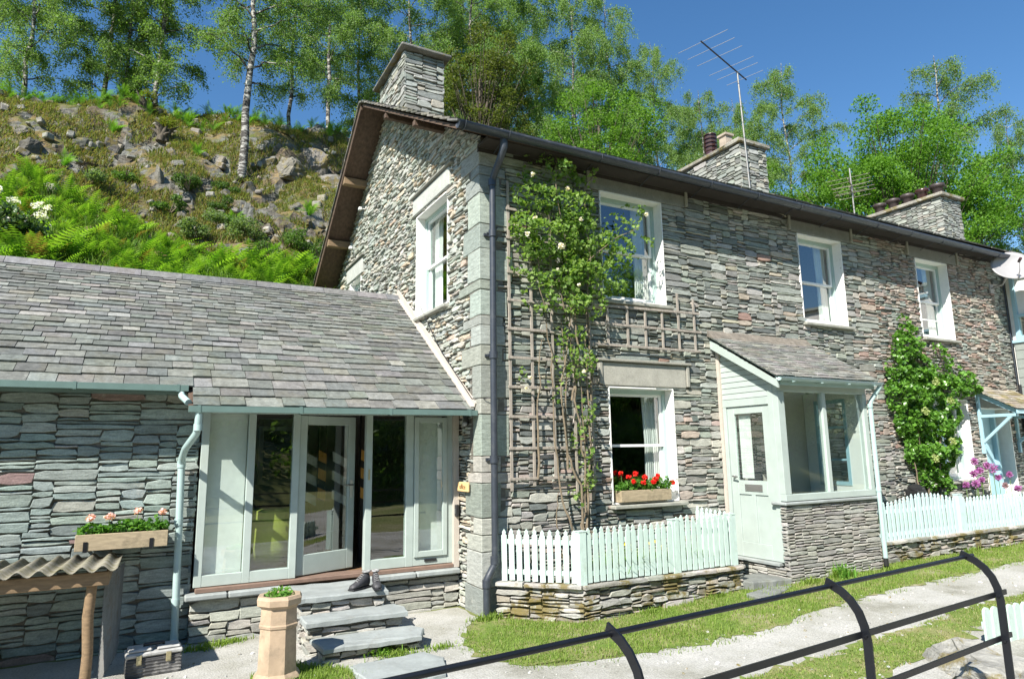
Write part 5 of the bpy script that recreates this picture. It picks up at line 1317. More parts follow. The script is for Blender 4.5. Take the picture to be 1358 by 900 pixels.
for x in (A0c + .05, A1c - .05):
    m = MB(); m.box(x - .03, x + .03, -.055, .0, 1.75, 3.0, None, .004); m.box(x - .028, x + .028, -.72, -.056, 2.47, 2.53, None, .004); m.bar((x, -.05, 1.98), (x, -.60, 2.48), .05, .05); m.bar((x, -.70, 2.56), (x, -.06, 2.93), .05, .06); m.build('bracket', 'blue_paint', cn)
m = MB(); m.tube([(12.98, -.06, 3.2), (12.98, -.06, .45)], .035, 8); o = m.build('drainpipe', 'black', None, (12.98, -.06, .4)); tag(o, 'thin black drainpipe between the right front door and the neighbouring house', 'drainpipe')
m = MB(); m.tube([(12.93, -.04, 5.8), (12.95, -.04, 3.2)], .014, 6); o = m.build('cable', 'pipe_black', None, (12.93, -.04, 5.8)); tag(o, 'dark cable running down the far end of the cottage wall', 'cable')

# ---- satellite dish
sd = thing('satellite_dish', (12.35, -.1, 5.5), 'grey satellite dish fixed under the gutter at the far end', 'satellite dish')
ctr = Vector((12.28, -.52, 5.62)); ax = Vector((-.62, -.66, .42)).normalized(); e1 = ax.cross(Vector((0, 0, 1))).normalized(); e2 = e1.cross(ax)
m = MB(); vs = []; fs = []; R_, K = 6, 28
for side in (0, 1):
    for i in range(R_ + 1):
        q = i / R_; 
        for k in range(K):
            a = 2 * math.pi * k / K; p = ctr + (e1 * math.cos(a) * .40 + e2 * math.sin(a) * .36) * q + ax * (.11 * q * q - .012 * side); vs.append(tuple(p))
    b = side * (R_ + 1) * K
    for i in range(R_):
        for k in range(K): fs.append((b + i * K + k, b + i * K + (k + 1) % K, b + (i + 1) * K + (k + 1) % K, b + (i + 1) * K + k))
b = (R_ + 1) * K
for k in range(K): fs.append((R_ * K + k, R_ * K + (k + 1) % K, b + R_ * K + (k + 1) % K, b + R_ * K + k))
m.add(vs, fs, None, True); m.build('reflector', 'dish', sd)
m = MB(); m.tube([ctr - ax * .02, ctr - ax * .16, Vector((12.45, -.25, 5.35)), Vector((12.45, .02, 5.30))], .02, 8); m.box(12.38, 12.52, -.03, .0, 5.2, 5.4); m.build('bracket', 'dish', sd)
m = MB(); lo = ctr - e2 * .36 + ax * .1; ln = ctr + ax * .42 - e2 * .12; m.tube([lo, lo + (ln - lo) * .5 - e2 * .05, ln], .010, 6); m.build('feed_arm', 'dish', sd)
m = MB(); m.tube([ln - ax * .06, ln + ax * .05], .03, 10); m.build('receiver', 'pot_red', sd)

# ---- aerials
def aerial(label, base, top, booms, name='tv_aerial'):
    t = thing(name, base, label, 'aerial'); m = MB(); m.tube([base, top], .022, 8); m.build('mast', 'steel', t)
    for (p0, p1, els, ed, er, mat) in booms:
        p0 = Vector(p0); p1 = Vector(p1); m = MB(); m.bar(p0, p1, .025, .025); m.build('boom', mat, t)
        m = MB(); ed_ = Vector(ed).normalized()
        for (q, hl) in els: c = p0.lerp(p1, q) + Vector((0, 0, .015)); m.tube([c - ed_ * hl, c + ed_ * hl], er, 5)
        m.build('elements', mat if mat != 'black' else 'alu', t)
    return t
aerial('tall rusty mast with long thin aerial rods beside the middle chimney', (9.16, 3.47, 8.1), (9.02, 3.47, 11.45),
       [((9.5, 3.61, 11.43), (7.25, 2.93, 11.46), [(.04, .5), (.22, .55), (.36, .6), (.62, .6), (.80, .62), (.97, .65)], (-.29, .956, 0), .007, 'black')])
aerial('shorter white mast with close-set aerial rods between the middle and far chimneys', (13.9, 3.9, 8.2), (13.88, 3.9, 9.95),
       [((13.3, 3.6, 9.42), (14.5, 4.2, 9.42), [(i / 4, .55) for i in range(5)], (-.463, .886, 0), .0055, 'wood_old'), ((13.4, 3.65, 9.2), (14.3, 4.1, 9.2), [(i / 2, .42) for i in range(3)], (-.463, .886, 0), .0055, 'wood_old')])
# ================================================================ HILLSIDE
hs = MB(); hx_ = grid_axis(-90, 110, -11, 3.2, .125, 1.22); hy = [5.6 + i * .25 for i in range(14)] + [9.1 + i * .115 for i in range(95)]; y = hy[-1]; d = .3
while y < 118: d *= 1.22; y += d; hy.append(y)
from mathutils import noise as mno
HZ = {}
for y in hy:
    for x in hx_:
        z = hz(x, y)
        if z > 1 and y < 26:
            p = Vector((x, y, z)); r_ = mno.ridged_multi_fractal(p * .55, 1.0, 2.1, 5, 1.0, 2.0); k = min(1, max(0, (y - 6.5) / 2.5))
            q_ = p * .5; w_ = Vector((mno.fractal(q_ * 1.3, 1, 2, 3), mno.fractal(q_ * 1.3 + Vector((9, 3, 1)), 1, 2, 3), 0))
            k2 = min(1, max(0, (y - 10.2) / 2)); pa = Vector((p.x * .75 + w_.x, p.y * 1.25 + w_.y, 0))
            d4 = mno.voronoi(pa)[0]; crack = min(1, (d4[1] - d4[0]) * 3.0); cel = mno.cell(mno.voronoi(pa)[1][0] * 7.3)
            step = (cel - .5) * .55 * crack ** .5; pb = Vector((p.x * 2.1 + w_.x, p.y * 3.1 + w_.y, 5)); d5 = mno.voronoi(pb)[0]; cel2 = mno.cell(mno.voronoi(pb)[1][0] * 5.1)
            msk = min(1, max(0, mno.fractal(p * .45 + Vector((2, 7, 0)), 1, 2, 3) * 1.8 + .55))
            z += (r_ - 1.1) * .16 * k + k2 * (.25 + .75 * msk) * (step + (cel2 - .5) * .20 * min(1, (d5[1] - d5[0]) * 3)) + mno.fractal(p * 2.6, .8, 2.0, 4) * .07 * k
        hs.v.append((x, y, z))
nx = len(hx_)
for j in range(len(hy) - 1):
    for i in range(nx - 1):
        hs.f.append([j * nx + i, j * nx + i + 1, (j + 1) * nx + i + 1, (j + 1) * nx + i]); hs.t.append((.5, .5, .5)); hs.smooth.append(hy[j] < 9.8)
tag(hs.build('hillside', 'hill'), kind='structure')

rk = random.Random(404)
CRAG = [(-7.69, 15.95, .8), (-7.27, 15.36, 1.0), (-6.83, 16.49, .7), (-6.22, 16.04, .8), (-5.84, 15.57, .6), (-5.33, 16.23, .8), (-3.86, 14.35, 1.1), (-4.51, 13.88, .6), (-2.2, 18.1, .6),
        (-.67, 15.74, .9), (.05, 15.43, 1.5), (1.0, 16.3, 2.1), (1.6, 15.5, 1.7), (-1.36, 14.6, .8), (0, 13.38, .8), (.13, 12.75, .9), (-2.7, 15.85, .7), (-3.6, 15.51, .7), (-6.8, 14.33, .6), (-1.08, 11.85, .5), (-.81, 11.78, .5), (.6, 14.2, .8), (-5.9, 14.6, .6), (-2.0, 13.4, .7), (-3.2, 12.9, .6)]
for i, (x, y, s_) in enumerate(CRAG):
    z = hz(x, y); r_ = (s_ * rk.uniform(.40, .55), s_ * rk.uniform(.35, .5), s_ * rk.uniform(.38, .62))
    lab = 'grey slate crag half buried in the mossy hillside'
    if i == 11: lab = 'largest dark rock face on the hill right beside the gable verge'
    if i == 6: lab = 'long pale tilted rock slab in the middle of the hillside'; r_ = (.22, .30, .85)
    if i == 15: lab = 'upright narrow pale rock low on the hill beside the gable verge'; r_ = (.2, .25, .6)
    rock('crag', (x, y, z - .05 - r_[2] * .35), r_, 100 + i, lab, 'crags on the hillside' if i not in (11, 6, 15) else None, npts=14, rot=(rk.uniform(-.4, .4), rk.uniform(-.45, .1), rk.uniform(0, 6)) if i != 6 else (.3, -.5, .5), tint=pick(rk, [(.5, (0.15, 0.142, 0.122)), (.3, (0.11, 0.104, 0.09)), (.2, (0.19, 0.178, 0.15))]), cat='rock')
# loose stones: uncountable
lv, lf_, lt_ = [], [], []
sm_ = MB()
for i in range(260):
    x = rk.uniform(-9.5, 2); y = rk.uniform(10.5, 19); z = hz(x, y); s_ = rk.uniform(.04, .17); c = Vector((x, y, z + .02)); ph = rk.uniform(0, 3)
    ax_ = Vector((math.cos(ph), math.sin(ph), rk.uniform(-.5, .5))); ay = Vector((-math.sin(ph), math.cos(ph), rk.uniform(-.5, .5))); az = ax_.cross(ay)
    sm_.obox(c, ax_, ay, az, s_ * rk.uniform(.6, 1.3), s_ * .7, s_ * rk.uniform(.3, 1), pick(rk, [(.5, (0.21, 0.20, 0.175)), (.3, (0.15, 0.145, 0.125)), (.2, (0.26, 0.23, 0.19))]), s_ * .2)
tag(sm_.build('scree', 'rock'), kind='stuff')

# ================================================================ LEAFY THINGS
def strips(n, seed, base, h, w, lean, cols, curve=.5):
    """n grass blades: triangles/quads; base (n,3)"""
    r = np.random.default_rng(seed); a = r.uniform(0, 2 * np.pi, n); d = np.stack([np.cos(a), np.sin(a), np.zeros(n)], 1); sd = np.stack([-np.sin(a), np.cos(a), np.zeros(n)], 1)
    H = h * r.uniform(.5, 1.3, n)[:, None]; Wd = w * r.uniform(.7, 1.3, n)[:, None]; ln = lean * r.uniform(.2, 1.2, n)[:, None]; up = np.array([0, 0, 1.0])
    p1 = base + up * H * .6 + d * H * ln * .35; p2 = base + up * H * (1 - ln * .25) + d * H * ln
    V = np.stack([base - sd * Wd, base + sd * Wd, p1 + sd * Wd * .8, p1 - sd * Wd * .8, p2], 1).reshape(-1, 3); i = np.arange(n) * 5
    F = np.concatenate([np.stack([i, i + 1, i + 2], 1), np.stack([i, i + 2, i + 3], 1), np.stack([i + 3, i + 2, i + 4], 1)])
    t = r.random(n)[:, None]; c = np.array(cols[0]) * (1 - t) + np.array(cols[1]) * t; return V, F, np.concatenate([c, c, c])
def poly_in(P_, x, y):
    c = False; j = len(P_) - 1
    for i in range(len(P_)):
        if (P_[i][1] > y) != (P_[j][1] > y) and x < (P_[j][0] - P_[i][0]) * (y - P_[i][1]) / (P_[j][1] - P_[i][1]) + P_[i][0]: c = not c
        j = i
    return c
def scatter(poly, n, rng, patch=None, x1c=None):
    x0 = min(p[0] for p in poly); x1 = max(p[0] for p in poly); y0 = min(p[1] for p in poly); y1 = max(p[1] for p in poly); out = []
    if x1c: x1 = min(x1, x1c)
    while len(out) < n:
        x = rng.uniform(x0, x1); y = rng.uniform(y0, y1)
        if poly_in(poly, x, y) and (patch is None or mno.noise(Vector((x * patch, y * patch, 3.1))) > rng.uniform(-.55, .25)): out.append((x, y, gz(x, y)))
    return np.array(out)
gr = random.Random(9)
GC = ((.13, .22, .03), (.25, .34, .07)); DRY = ((.28, .27, .11), (.38, .36, .18))
b1 = merge([strips(42000, 1, scatter(VERGE, 42000, gr, 1.6, 12), .034, .0030, .7, GC), strips(7000, 2, scatter(VERGE, 7000, gr, .9, 12), .04, .003, .9, DRY), strips(9000, 55, scatter([(x, y - .16) if y < -1.6 else (x - .12, y) for x, y in VERGE], 9000, gr, 2.2, 12), .035, .003, .8, GC), strips(1500, 5, scatter(VERGE, 1500, gr, .7, 12), .10, .004, .6, GC)])
tag(np_mesh('verge_grass', *b1, 'grassblade'), kind='stuff')
b1 = merge([strips(9000, 3, scatter(STRIP, 9000, gr, 1.3, 8), .03, .003, .8, GC), strips(7000, 4, scatter(STRIP, 7000, gr, 1.0, 8), .03, .003, .9, DRY), strips(2500, 6, scatter(GPATCH, 2500, gr), .06, .003, .6, GC)])
tag(np_mesh('track_grass', *b1, 'grassblade'), kind='stuff')
# stray tufts at wall feet
TF = [(-.05, -.15, .07), (.02, -.2, .09), (1.8, -.95, .06), (2.9, -.95, .06), (3.6, -.9, .07), (4.3, -1.2, .08), (4.9, -1.2, .14), (5.1, -1.18, .10), (6.0, -1.25, .06), (-1.35, -.92, .07), (-.9, -.9, .05), (-2.85, .5, .06), (-3.05, .42, .07), (-2.7, .55, .05), (8.6, -1.0, .10), (-1.4, -.78, .05)]
P_ = []
for (x, y, h) in TF:
    n = 160; c = np.array([(x + gr.gauss(0, .09), y + gr.gauss(0, .04), gz(x, y)) for _ in range(n)]); P_.append(strips(n, int(abs(x) * 100), c, h, .005, .8, GC))
tag(np_mesh('grass_tufts', *merge(P_), 'grassblade'), kind='stuff')
# pebbles on the gravel
pm_ = MB()
for i in range(800):
    x = gr.uniform(-4, 9); y = gr.uniform(-4.6, .5)
    if y > -1.9 and x > -.5: y = gr.uniform(-4.6, -2.1)
    s_ = abs(gr.gauss(0, .008)) + .004; z = gz(x, y) + .006; c = pick(gr, [(.5, (0.34, 0.34, 0.32)), (.3, (0.26, 0.26, 0.25)), (.2, (0.44, 0.43, 0.4))])
    pm_.obox((x, y, z), (gr.random(), gr.random(), .2), (-.4, .5, 0), (0, .1, 1), s_, s_ * .8, s_ * .5, c, s_ * .3)
tag(pm_.build('pebbles', 'garden_stone'), kind='stuff')

# unseen bank behind the viewer, added to block bright sky in the glass reflections
bkm = MB(); bx_ = [-70 + 5 * i for i in range(33)]; by_ = [-15, -18, -22, -28, -40, -70]; bz_ = [-.3, 1.6, 3.2, 5.0, 8.0, 14.0]
for y, z in zip(by_, bz_):
    for x in bx_: bkm.v.append((x, y, z + 1.2 * math.sin(x * .21 + y) * min(1, max(0, z / 4))))
for j in range(5):
    for i in range(32): bkm.f.append([j * 33 + i, j * 33 + i + 1, (j + 1) * 33 + i + 1, (j + 1) * 33 + i]); bkm.t.append((.5, .5, .5)); bkm.smooth.append(True)
tag(bkm.build('reflection_bank', 'ground'), kind='structure')
# ---- hillside ferns, moss grass
FERN = [(-10.5, 13.9), (-7.62, 13.5), (-6.58, 13.15), (-5.23, 12.0), (-3.93, 10.3), (-2.24, 10.1), (-1.0, 9.2), (.1, 8.9), (.1, 8.5), (-.2, 8.5), (-.3, 6.3), (-10.5, 6.3)]
def fern_mass(name, spots, seed, size, nf=9, cols=((.10, .26, .02), (.22, .42, .05)), kind='stuff'):
    r = np.random.default_rng(seed); Vs = []; K = 15
    for (x, y, z, s_) in spots:
        for f in range(nf):
            a = r.uniform(0, 2 * np.pi); L_ = size * s_ * r.uniform(.7, 1.2); e = r.uniform(1.0, 1.45); t = np.linspace(0.06, 1, K)
            d = np.array([np.cos(a), np.sin(a)]); out = L_ * (t * np.cos(e) + .34 * t ** 2.4); up = L_ * (t * np.sin(e) * 1.1 - .34 * t ** 2.8)
            sp = np.stack([x + d[0] * out, y + d[1] * out, z + up], 1); w = L_ * .20 * np.sin(np.pi * np.clip(t, 0, 1) ** .7) + .006; sd = np.array([-d[1], d[0], 0])
            tang = np.gradient(sp, axis=0); tang /= np.linalg.norm(tang, axis=1)[:, None]
            for q in (1, -1):
                b0 = sp; b1_ = sp + tang * (L_ * .045); tip = sp + sd * q * w[:, None] + tang * (w[:, None] * .45) - np.array([0, 0, 1]) * w[:, None] * .15
                Vs.append(np.stack([b0, b1_, tip], 1).reshape(-1, 3))
    V = np.concatenate(Vs); n = len(V) // 3; F = np.arange(n * 3).reshape(n, 3); t = np.repeat(r.random(len(Vs)), K)[:, None]; c = np.array(cols[0]) * (1 - t) + np.array(cols[1]) * t
    return np_mesh(name, V, F, c, 'fern')
sp_ = []
while len(sp_) < 560:
    x = gr.uniform(-10.5, .2); y = gr.uniform(6.3, 14)
    if poly_in(FERN, x, y) and (x < -3 or y < 9.6 or gr.random() < .5): sp_.append((x, y, hz(x, y) - .05, gr.choice((.45, .7, 1.0, 1.25, 1.5)) * gr.uniform(.8, 1.1)))
tag(fern_mass('ferns', sp_, 3, .60, 11, ((.075, .19, .015), (.24, .39, .05))), kind='stuff')
sp2_ = [q for q in sp_ if gr.random() < .35]; tag(fern_mass('dead_bracken', [(x + .2, y, z, s_ * .7) for x, y, z, s_ in sp2_], 13, .7, 3, ((.16, .10, .03), (.26, .20, .07))), kind='stuff')
FG = np.array([(x, y, hz(x, y)) for x, y in ((gr.uniform(-10, .1), gr.uniform(7, 13)) for _ in range(14000)) if poly_in(FERN, x, y)])
tag(np_mesh('bank_grass', *strips(len(FG), 44, FG, .38, .012, .8, ((.07, .15, .02), (.18, .28, .06))), 'grassblade'), kind='stuff')
sp_ = [(gr.uniform(-9.5, 2.6), gr.uniform(17.6, 19.5)) for _ in range(120)]
tag(fern_mass('crest_bracken', [(x, y, hz(x, y) + .05, gr.uniform(.6, 1.1)) for x, y in sp_], 5, .55, 8, ((.09, .20, .02), (.18, .34, .05))), kind='stuff')
for i, (x, y) in enumerate(((-1.2, 17.5), (-2.0, 11.5), (-1.1, 10.2), (-.4, 9.6), (-5.4, 16.6), (-6.3, 13.9), (.25, 12.9), (-2.9, 15.5))):
    o = fern_mass('fern', [(x, y, hz(x, y), 1.0)], 60 + i, .5, 16); tag(o, 'single bright green fern tuft between the rocks of the hillside', 'fern', 'single ferns on the rocky hillside')
# low moss/grass/heather on the rocky part
nb_ = 110000; rr_ = np.random.default_rng(12); X_ = rr_.uniform(-10, 2.6, nb_); Y_ = rr_.uniform(10, 19.5, nb_)
keep = np.array([mno.noise(Vector((a * 1.1, b * 1.1, 7))) > -.15 for a, b in zip(X_, Y_)]); X_, Y_ = X_[keep], Y_[keep]; B_ = np.stack([X_, Y_, np.array([hz(a, b) for a, b in zip(X_, Y_)])], 1)
tag(np_mesh('hill_grass', *merge([strips(len(B_) // 2, 8, B_[::2][:len(B_) // 2], .17, .012, .9, ((.10, .15, .03), (.22, .24, .07))), strips(len(B_) // 2, 18, B_[1::2][:len(B_) // 2], .13, .012, 1.0, ((.16, .12, .05), (.30, .25, .12)))]), 'grassblade'), kind='stuff')

def shrub(name, label, cat, c, rx, ry, rz_, n, size, cols, group=None, flowers=None, mat='leaf', seed=1, asp=.7):
    t = thing(name, c, label, cat, group); R = random.Random(seed); P_ = []
    k = max(4, int(n / 160)); 
    for i in range(k):
        a = R.uniform(0, 6.28); e = R.uniform(0, 1); q = R.uniform(.3, .85); cc = (c[0] + rx * q * math.cos(a) * math.sqrt(1 - e * .6), c[1] + ry * q * math.sin(a), c[2] + rz_ * (e * .9 + .15))
        P_.append(blob(seed * 31 + i, cc, rx * .36, ry * .36, rz_ * .28, int(n / k)))
    V, F, T = leaf_cloud(np.concatenate(P_), size, seed, cols=cols, asp=asp); np_mesh('foliage', V, F, T, mat, t)
    m = MB()
    for i in range(7): a = R.uniform(0, 6.28); m.tube([c, (c[0] + rx * .3 * math.cos(a), c[1] + ry * .3 * math.sin(a), c[2] + rz_ * .5), (c[0] + rx * .7 * math.cos(a), c[1] + ry * .7 * math.sin(a), c[2] + rz_ * .95)], [.02, .014, .006], 4)
    m.build('stems', 'stem', t)
    if flowers:
        for i in range(flowers):
            p_ = blob(seed + i, (c[0] + R.uniform(-1, 1) * rx * .8, c[1] - ry * R.uniform(.2, .9), c[2] + rz_ * R.uniform(.3, 1.1)), .09, .09, .07, 26)
            V, F, T = leaf_cloud(p_, .07, seed + 3, cols=((.72, .72, .68), (.82, .80, .76)), asp=1.0); np_mesh('flower', V, F, T, 'petal', t)
    return t
GR1 = ((.06, .13, .025), (.13, .22, .05)); GR2 = ((.05, .10, .02), (.10, .17, .05)); GR3 = ((.10, .17, .05), (.20, .26, .11))
for i, (x, y, s_) in enumerate(((-4.83, 14.1, .5), (-3.13, 13.86, .6), (-1.65, 11.05, .75), (-.69, 10.86, .75), (.0, 11.3, .6), (-2.36, 11.93, .6), (-3.59, 13.08, .5), (-2.06, 14.12, .5), (-5.6, 13.3, .6), (-1.34, 10.28, .6), (.15, 10.0, .7), (-3.0, 11.2, .55), (-.9, 9.7, .6), (-2.2, 12.7, .5))):
    shrub('shrub', 'small grey-green shrub clinging to the rocky hillside', 'shrub', (x, y, hz(x, y) - .1), s_, s_, s_ * .8, 1500, .07, (GR1, GR2, GR3)[i % 3], 'shrubs on the rocky hillside', seed=200 + i)
shrub('rhododendron', 'white-flowering rhododendron bush above the left end of the slate roof', 'bush', (-6.6, 8.9, hz(-6.6, 8.9) + .1), .95, .7, .95, 2600, .11, GR2, flowers=26, mat='leaf_glossy', seed=9)
# mossy stumps on the hill
for i, (x, y, s_) in enumerate(((-4.62, 17.9, .55), (-3.95, 16.4, .55))):
    z = hz(x, y); t = thing('tree_stump', (x, y, z), ['dark torn stump on the hill crest under the left birches', 'mossy broken stump in the middle of the rocky hillside'][i], 'tree stump')
    m = MB(); R = random.Random(i + 5)
    for k in range(22):
        a = R.uniform(0, 6.28); r1 = s_ * R.uniform(.2, .9); q1 = s_ * R.uniform(.2, .8)
        m.tube([(x + R.uniform(-.12, .12), y + R.uniform(-.1, .1), z - .1), (x + r1 * .4 * math.cos(a), y + r1 * .4 * math.sin(a), z + q1), (x + r1 * math.cos(a), y + r1 * .7 * math.sin(a), z + q1 * R.uniform(.9, 1.8))], [.11 * s_ * 2, .07 * s_ * 2, .012], 5)
    m.build('wood', 'bark', t); V, F, T = leaf_cloud(blob(5 + i, (x + .1, y - .2, z + s_ * 1.0), s_ * .5, s_ * .4, s_ * .35, 500), .06, 4, cols=((.20, .19, .02), (.14, .22, .03))); np_mesh('moss', V, F, T, 'leaf', t)

# ================================================================ TREES
def birch(seed, h, R0, z0=.22, twn=1.0, leafn=1.0, leaf=.075, cols=((.095, .17, .035), (.17, .26, .07)), droop=1.0, bark='birch_bark', r0=None, asc=.55):
    """returns (trunk MB, leaf arrays) around the origin"""
    R = random.Random(seed); tm = MB(); r0 = r0 or .0145 * h; tp = []; x = y = 0
    for i in range(15):
        t = i / 14; x += R.uniform(-.10, .10) * h / 14; y += R.uniform(-.10, .10) * h / 14; tp.append(Vector((x, y, h * t)))
    tm.tube(tp, [r0 * (1 - i / 14) ** .9 + .01 for i in range(15)], 9)
    def at(t): f = t * 14; i = min(13, int(f)); return tp[i].lerp(tp[i + 1], f - i)
    pts = []; n1 = int(30 * twn)
    for i in range(n1):
        t = z0 + (.97 - z0) * (i + R.random()) / n1; a = i * 2.4 + R.uniform(-.5, .5); p = at(t)
        prof = math.sin(math.pi * min(1, ((t - z0) / (1 - z0)) * .80 + .18)) ** .7; L_ = R0 * prof * R.uniform(.6, 1.12); d = Vector((math.cos(a), math.sin(a), 0)); n = 7; br = [p]; el = asc + R.uniform(-.2, .35)
        for k in range(1, n + 1):
            q = k / n; br.append(p + d * (L_ * q) + Vector((R.uniform(-.05, .05) * L_, R.uniform(-.05, .05) * L_, L_ * (el * q * 1.3 - el * .75 * q * q * droop))))
        rb = r0 * .34 * (1 - t * .7); tm.tube(br, [rb * (1 - k / n) ** .8 + .006 for k in range(n + 1)], 5, cap=False)
        for k in range(int(9 * L_ / max(R0, 1) * 1.6) + 3):
            q = R.uniform(.18, 1.0); f = q * n; j = min(n - 1, int(f)); s0 = br[j].lerp(br[j + 1], f - j); a2 = a + R.uniform(-1.5, 1.5); l2 = L_ * R.uniform(.12, .38); tw = [s0]; m2 = 5
            hang = R.uniform(.35, 1.1) * droop * R0 * .38
            for e in range(1, m2 + 1):
                u = e / m2; tw.append(s0 + Vector((math.cos(a2) * l2 * u ** .8, math.sin(a2) * l2 * u ** .8, l2 * .35 * u - hang * u ** 2 + R.uniform(-.03, .03))))
            tm.tube(tw, [.010, .008, .006, .005, .004, .003], 3, cap=False)
            ln = int((l2 + hang) * 85 * leafn) + 14
            for _ in range(ln):
                u = R.uniform(.1, 1.05) * m2; j = min(m2 - 1, int(u)); c = tw[j].lerp(tw[j + 1], u - j); g_ = .06 + .10 * R.random(); pts.append((c.x + R.gauss(0, g_), c.y + R.gauss(0, g_), c.z + R.gauss(0, g_ * .9)))
    return tm, leaf_cloud(np.array(pts), leaf, seed, up=.1, cols=cols, asp=.8)
def broadleaf(seed, h, R0, z0=.2, ncl=150, per=190, leaf=.10, cols=((.07, .15, .02), (.15, .28, .05)), r0=None, clr=.16):
    R = random.Random(seed); tm = MB(); r0 = r0 or .02 * h; tp = [Vector((R.uniform(-.1, .1) * i * .15, R.uniform(-.1, .1) * i * .15, h * .8 * i / 8)) for i in range(9)]
    tm.tube(tp, [r0 * (1 - i / 9) + .03 for i in range(9)], 9); P_ = []
    hc = h * (z0 + 1) / 2; rzc = h * (1 - z0) / 2
    for i in range(ncl):
        while True:
            v = Vector((R.gauss(0, 1), R.gauss(0, 1), R.gauss(0, 1))).normalized()
            if v.z > -.75: break
        q = R.random() ** .38 * (1 + .18 * mno.noise(v * 2.3 + Vector((seed, 0, 0)))); e = Vector((v.x * R0 * q, v.y * R0 * q, hc + v.z * rzc * q)) ; k = R0 * clr * R.uniform(.7, 1.35)
        st = tp[min(8, max(1, int((e.z / h) * 8 * .75)))]; mid = st.lerp(e, .5) + Vector((0, 0, -.05 * h)); tm.tube([st, mid, e], [r0 * .22, r0 * .12, .012], 4, cap=False)
        b_ = blob(seed * 997 + i, tuple(e), k * 1.25, k * 1.25, k * .75, per); b_[:, 2] -= (np.abs(b_[:, 0] - e.x) + np.abs(b_[:, 1] - e.y)) * .25; P_.append(b_)
    return tm, leaf_cloud(np.concatenate(P_), leaf, seed, up=.6, cols=cols, asp=.8)
def tree(name, gen, loc, label, cat='tree', group=None, rz_=0.0, sc=1.0, bark='birch_bark', leafmat_='leaf', scz=None):
    t = thing(name, (0, 0, 0), label, cat, group); tm, lc = gen; tm.build('trunk', bark, t); np_mesh('crown', *lc, leafmat_, t)
    t.location = loc; t.rotation_euler = (0, 0, rz_); t.scale = (sc, sc, scz or sc); return t
def again(src, loc, label, rz_, sc, scz=None, group=None, name=None):
    c = copy_tree(src); c.location = loc; c.rotation_euler = (0, 0, rz_); c.scale = (sc, sc, scz or sc); c['label'] = label
    if group: c['group'] = group
    return c
def G(x, y, dz=-.15): return (x, y, hz(x, y) + dz)
BC1 = ((.12, .205, .055), (.21, .325, .11)); BC2 = ((.105, .19, .045), (.19, .295, .085))
bA = tree('birch_tree', birch(1, 11.5, 2.45, .30, 1.0, 1.0, leaf=.066, cols=BC2, r0=.14), G(-1.49, 15.1), 'single silver birch rooted among the rocks in front of the skyline', 'birch tree', rz_=1.0)
bB = tree('birch_tree', birch(2, 13.0, 1.8, .05, 1.3, 1.3, leaf=.068, cols=BC2, r0=.08), G(-4.35, 18.8), 'white-stemmed birch at the right edge of the left-hand clump on the crest', 'birch tree', 'birches on the hill crest')
bC = tree('birch_tree', birch(3, 14.0, 2.8, .05, 1.4, 1.15, leaf=.068, cols=BC1, r0=.08), G(-6.1, 20.5), 'tall birch in the middle of the left-hand clump on the crest', 'birch tree', 'birches on the hill crest', rz_=2.0)
again(bC, G(-8.4, 19.3), 'leafy birch left of centre in the left-hand clump on the crest', 4.0, .9, group='birches on the hill crest')
again(bB, G(-10.9, 22.5), 'birch at the far left edge of the picture on the crest', 1.2, 1.1, group='birches on the hill crest')
again(bB, G(-5.3, 20.2), 'thin second white stem just behind the right edge of the left-hand clump', 2.6, .9, group='birches on the hill crest')
bE = tree('birch_tree', birch(9, 13.0, 2.0, .20, 1.1, 1.0, leaf=.068, cols=BC1, r0=.09), (1.15, 22.5, hz(1.15, 22.5) - .3), 'slim birch on the skyline just right of the single silver birch', 'birch tree', 'birches on the hill crest', rz_=.4)
again(bE, (2.55, 21.0, hz(2.35, 21) - .2), 'taller birch on the skyline left of the gable verge', 5.2, 1.05, 1.1, group='birches on the hill crest')
again(bE, (4.6, 24.5, hz(4.4, 24.5) - .5), 'hazy birch on the skyline directly behind the gable chimney left side', 3.1, 1.2, 1.1, group='birches on the hill crest')
# wood behind the cottage
oak = tree('broadleaf_tree', broadleaf(7, 8.6, 2.2, .12, 120, 170, .095, ((.055, .085, .018), (.13, .15, .035))), (7.1, 14.6, hz(7.1, 14.6) + .6), 'dark bronze-green tree close behind the roof right of the gable chimney', 'tree', bark='bark')
bD = tree('birch_tree', birch(5, 15.0, 2.9, .08, 1.25, 1.3, leaf=.070, cols=BC1, r0=.10), G(9.8, 21.5), 'birch with a bare pale stem rising behind the dark bronze-green tree', 'birch tree', 'birches behind the cottage', sc=1.15)
again(bC, G(6.6, 22.0), 'tall birch directly behind the gable chimney', 1.7, 1.15, 1.2, group='birches behind the cottage')
again(bD, G(12.9, 22.5), 'tall birch near the middle of the wood behind the roof', 2.2, 1.15, 1.25, group='birches behind the cottage')
again(bC, G(15.6, 20.5), 'birch with double crown towards the right of the wood behind the roof', 5.0, 1.15, 1.3, group='birches behind the cottage')
again(bD, G(18.2, 20.8), 'tall dense birch third from the open sky at the right edge of the wood', 4.1, 1.05, 1.2, group='birches behind the cottage')
again(bC, G(20.8, 20.0), 'last tall birch of the wood with its drooping edge against the open sky', 1.3, .95, 1.15, group='birches behind the cottage')
again(bB, G(23.0, 19.5), 'shorter weeping birch at the right edge of the wood beside the aerial', .4, 1.0, 1.05, group='birches behind the cottage')
again(bC, G(11.2, 26.0), 'birch at the back of the wood behind the roof, left of centre', .9, 1.2, group='birches behind the cottage')
again(bD, G(16.5, 26.0), 'birch at the back of the wood behind the roof, right of centre', 3.3, 1.2, group='birches behind the cottage')
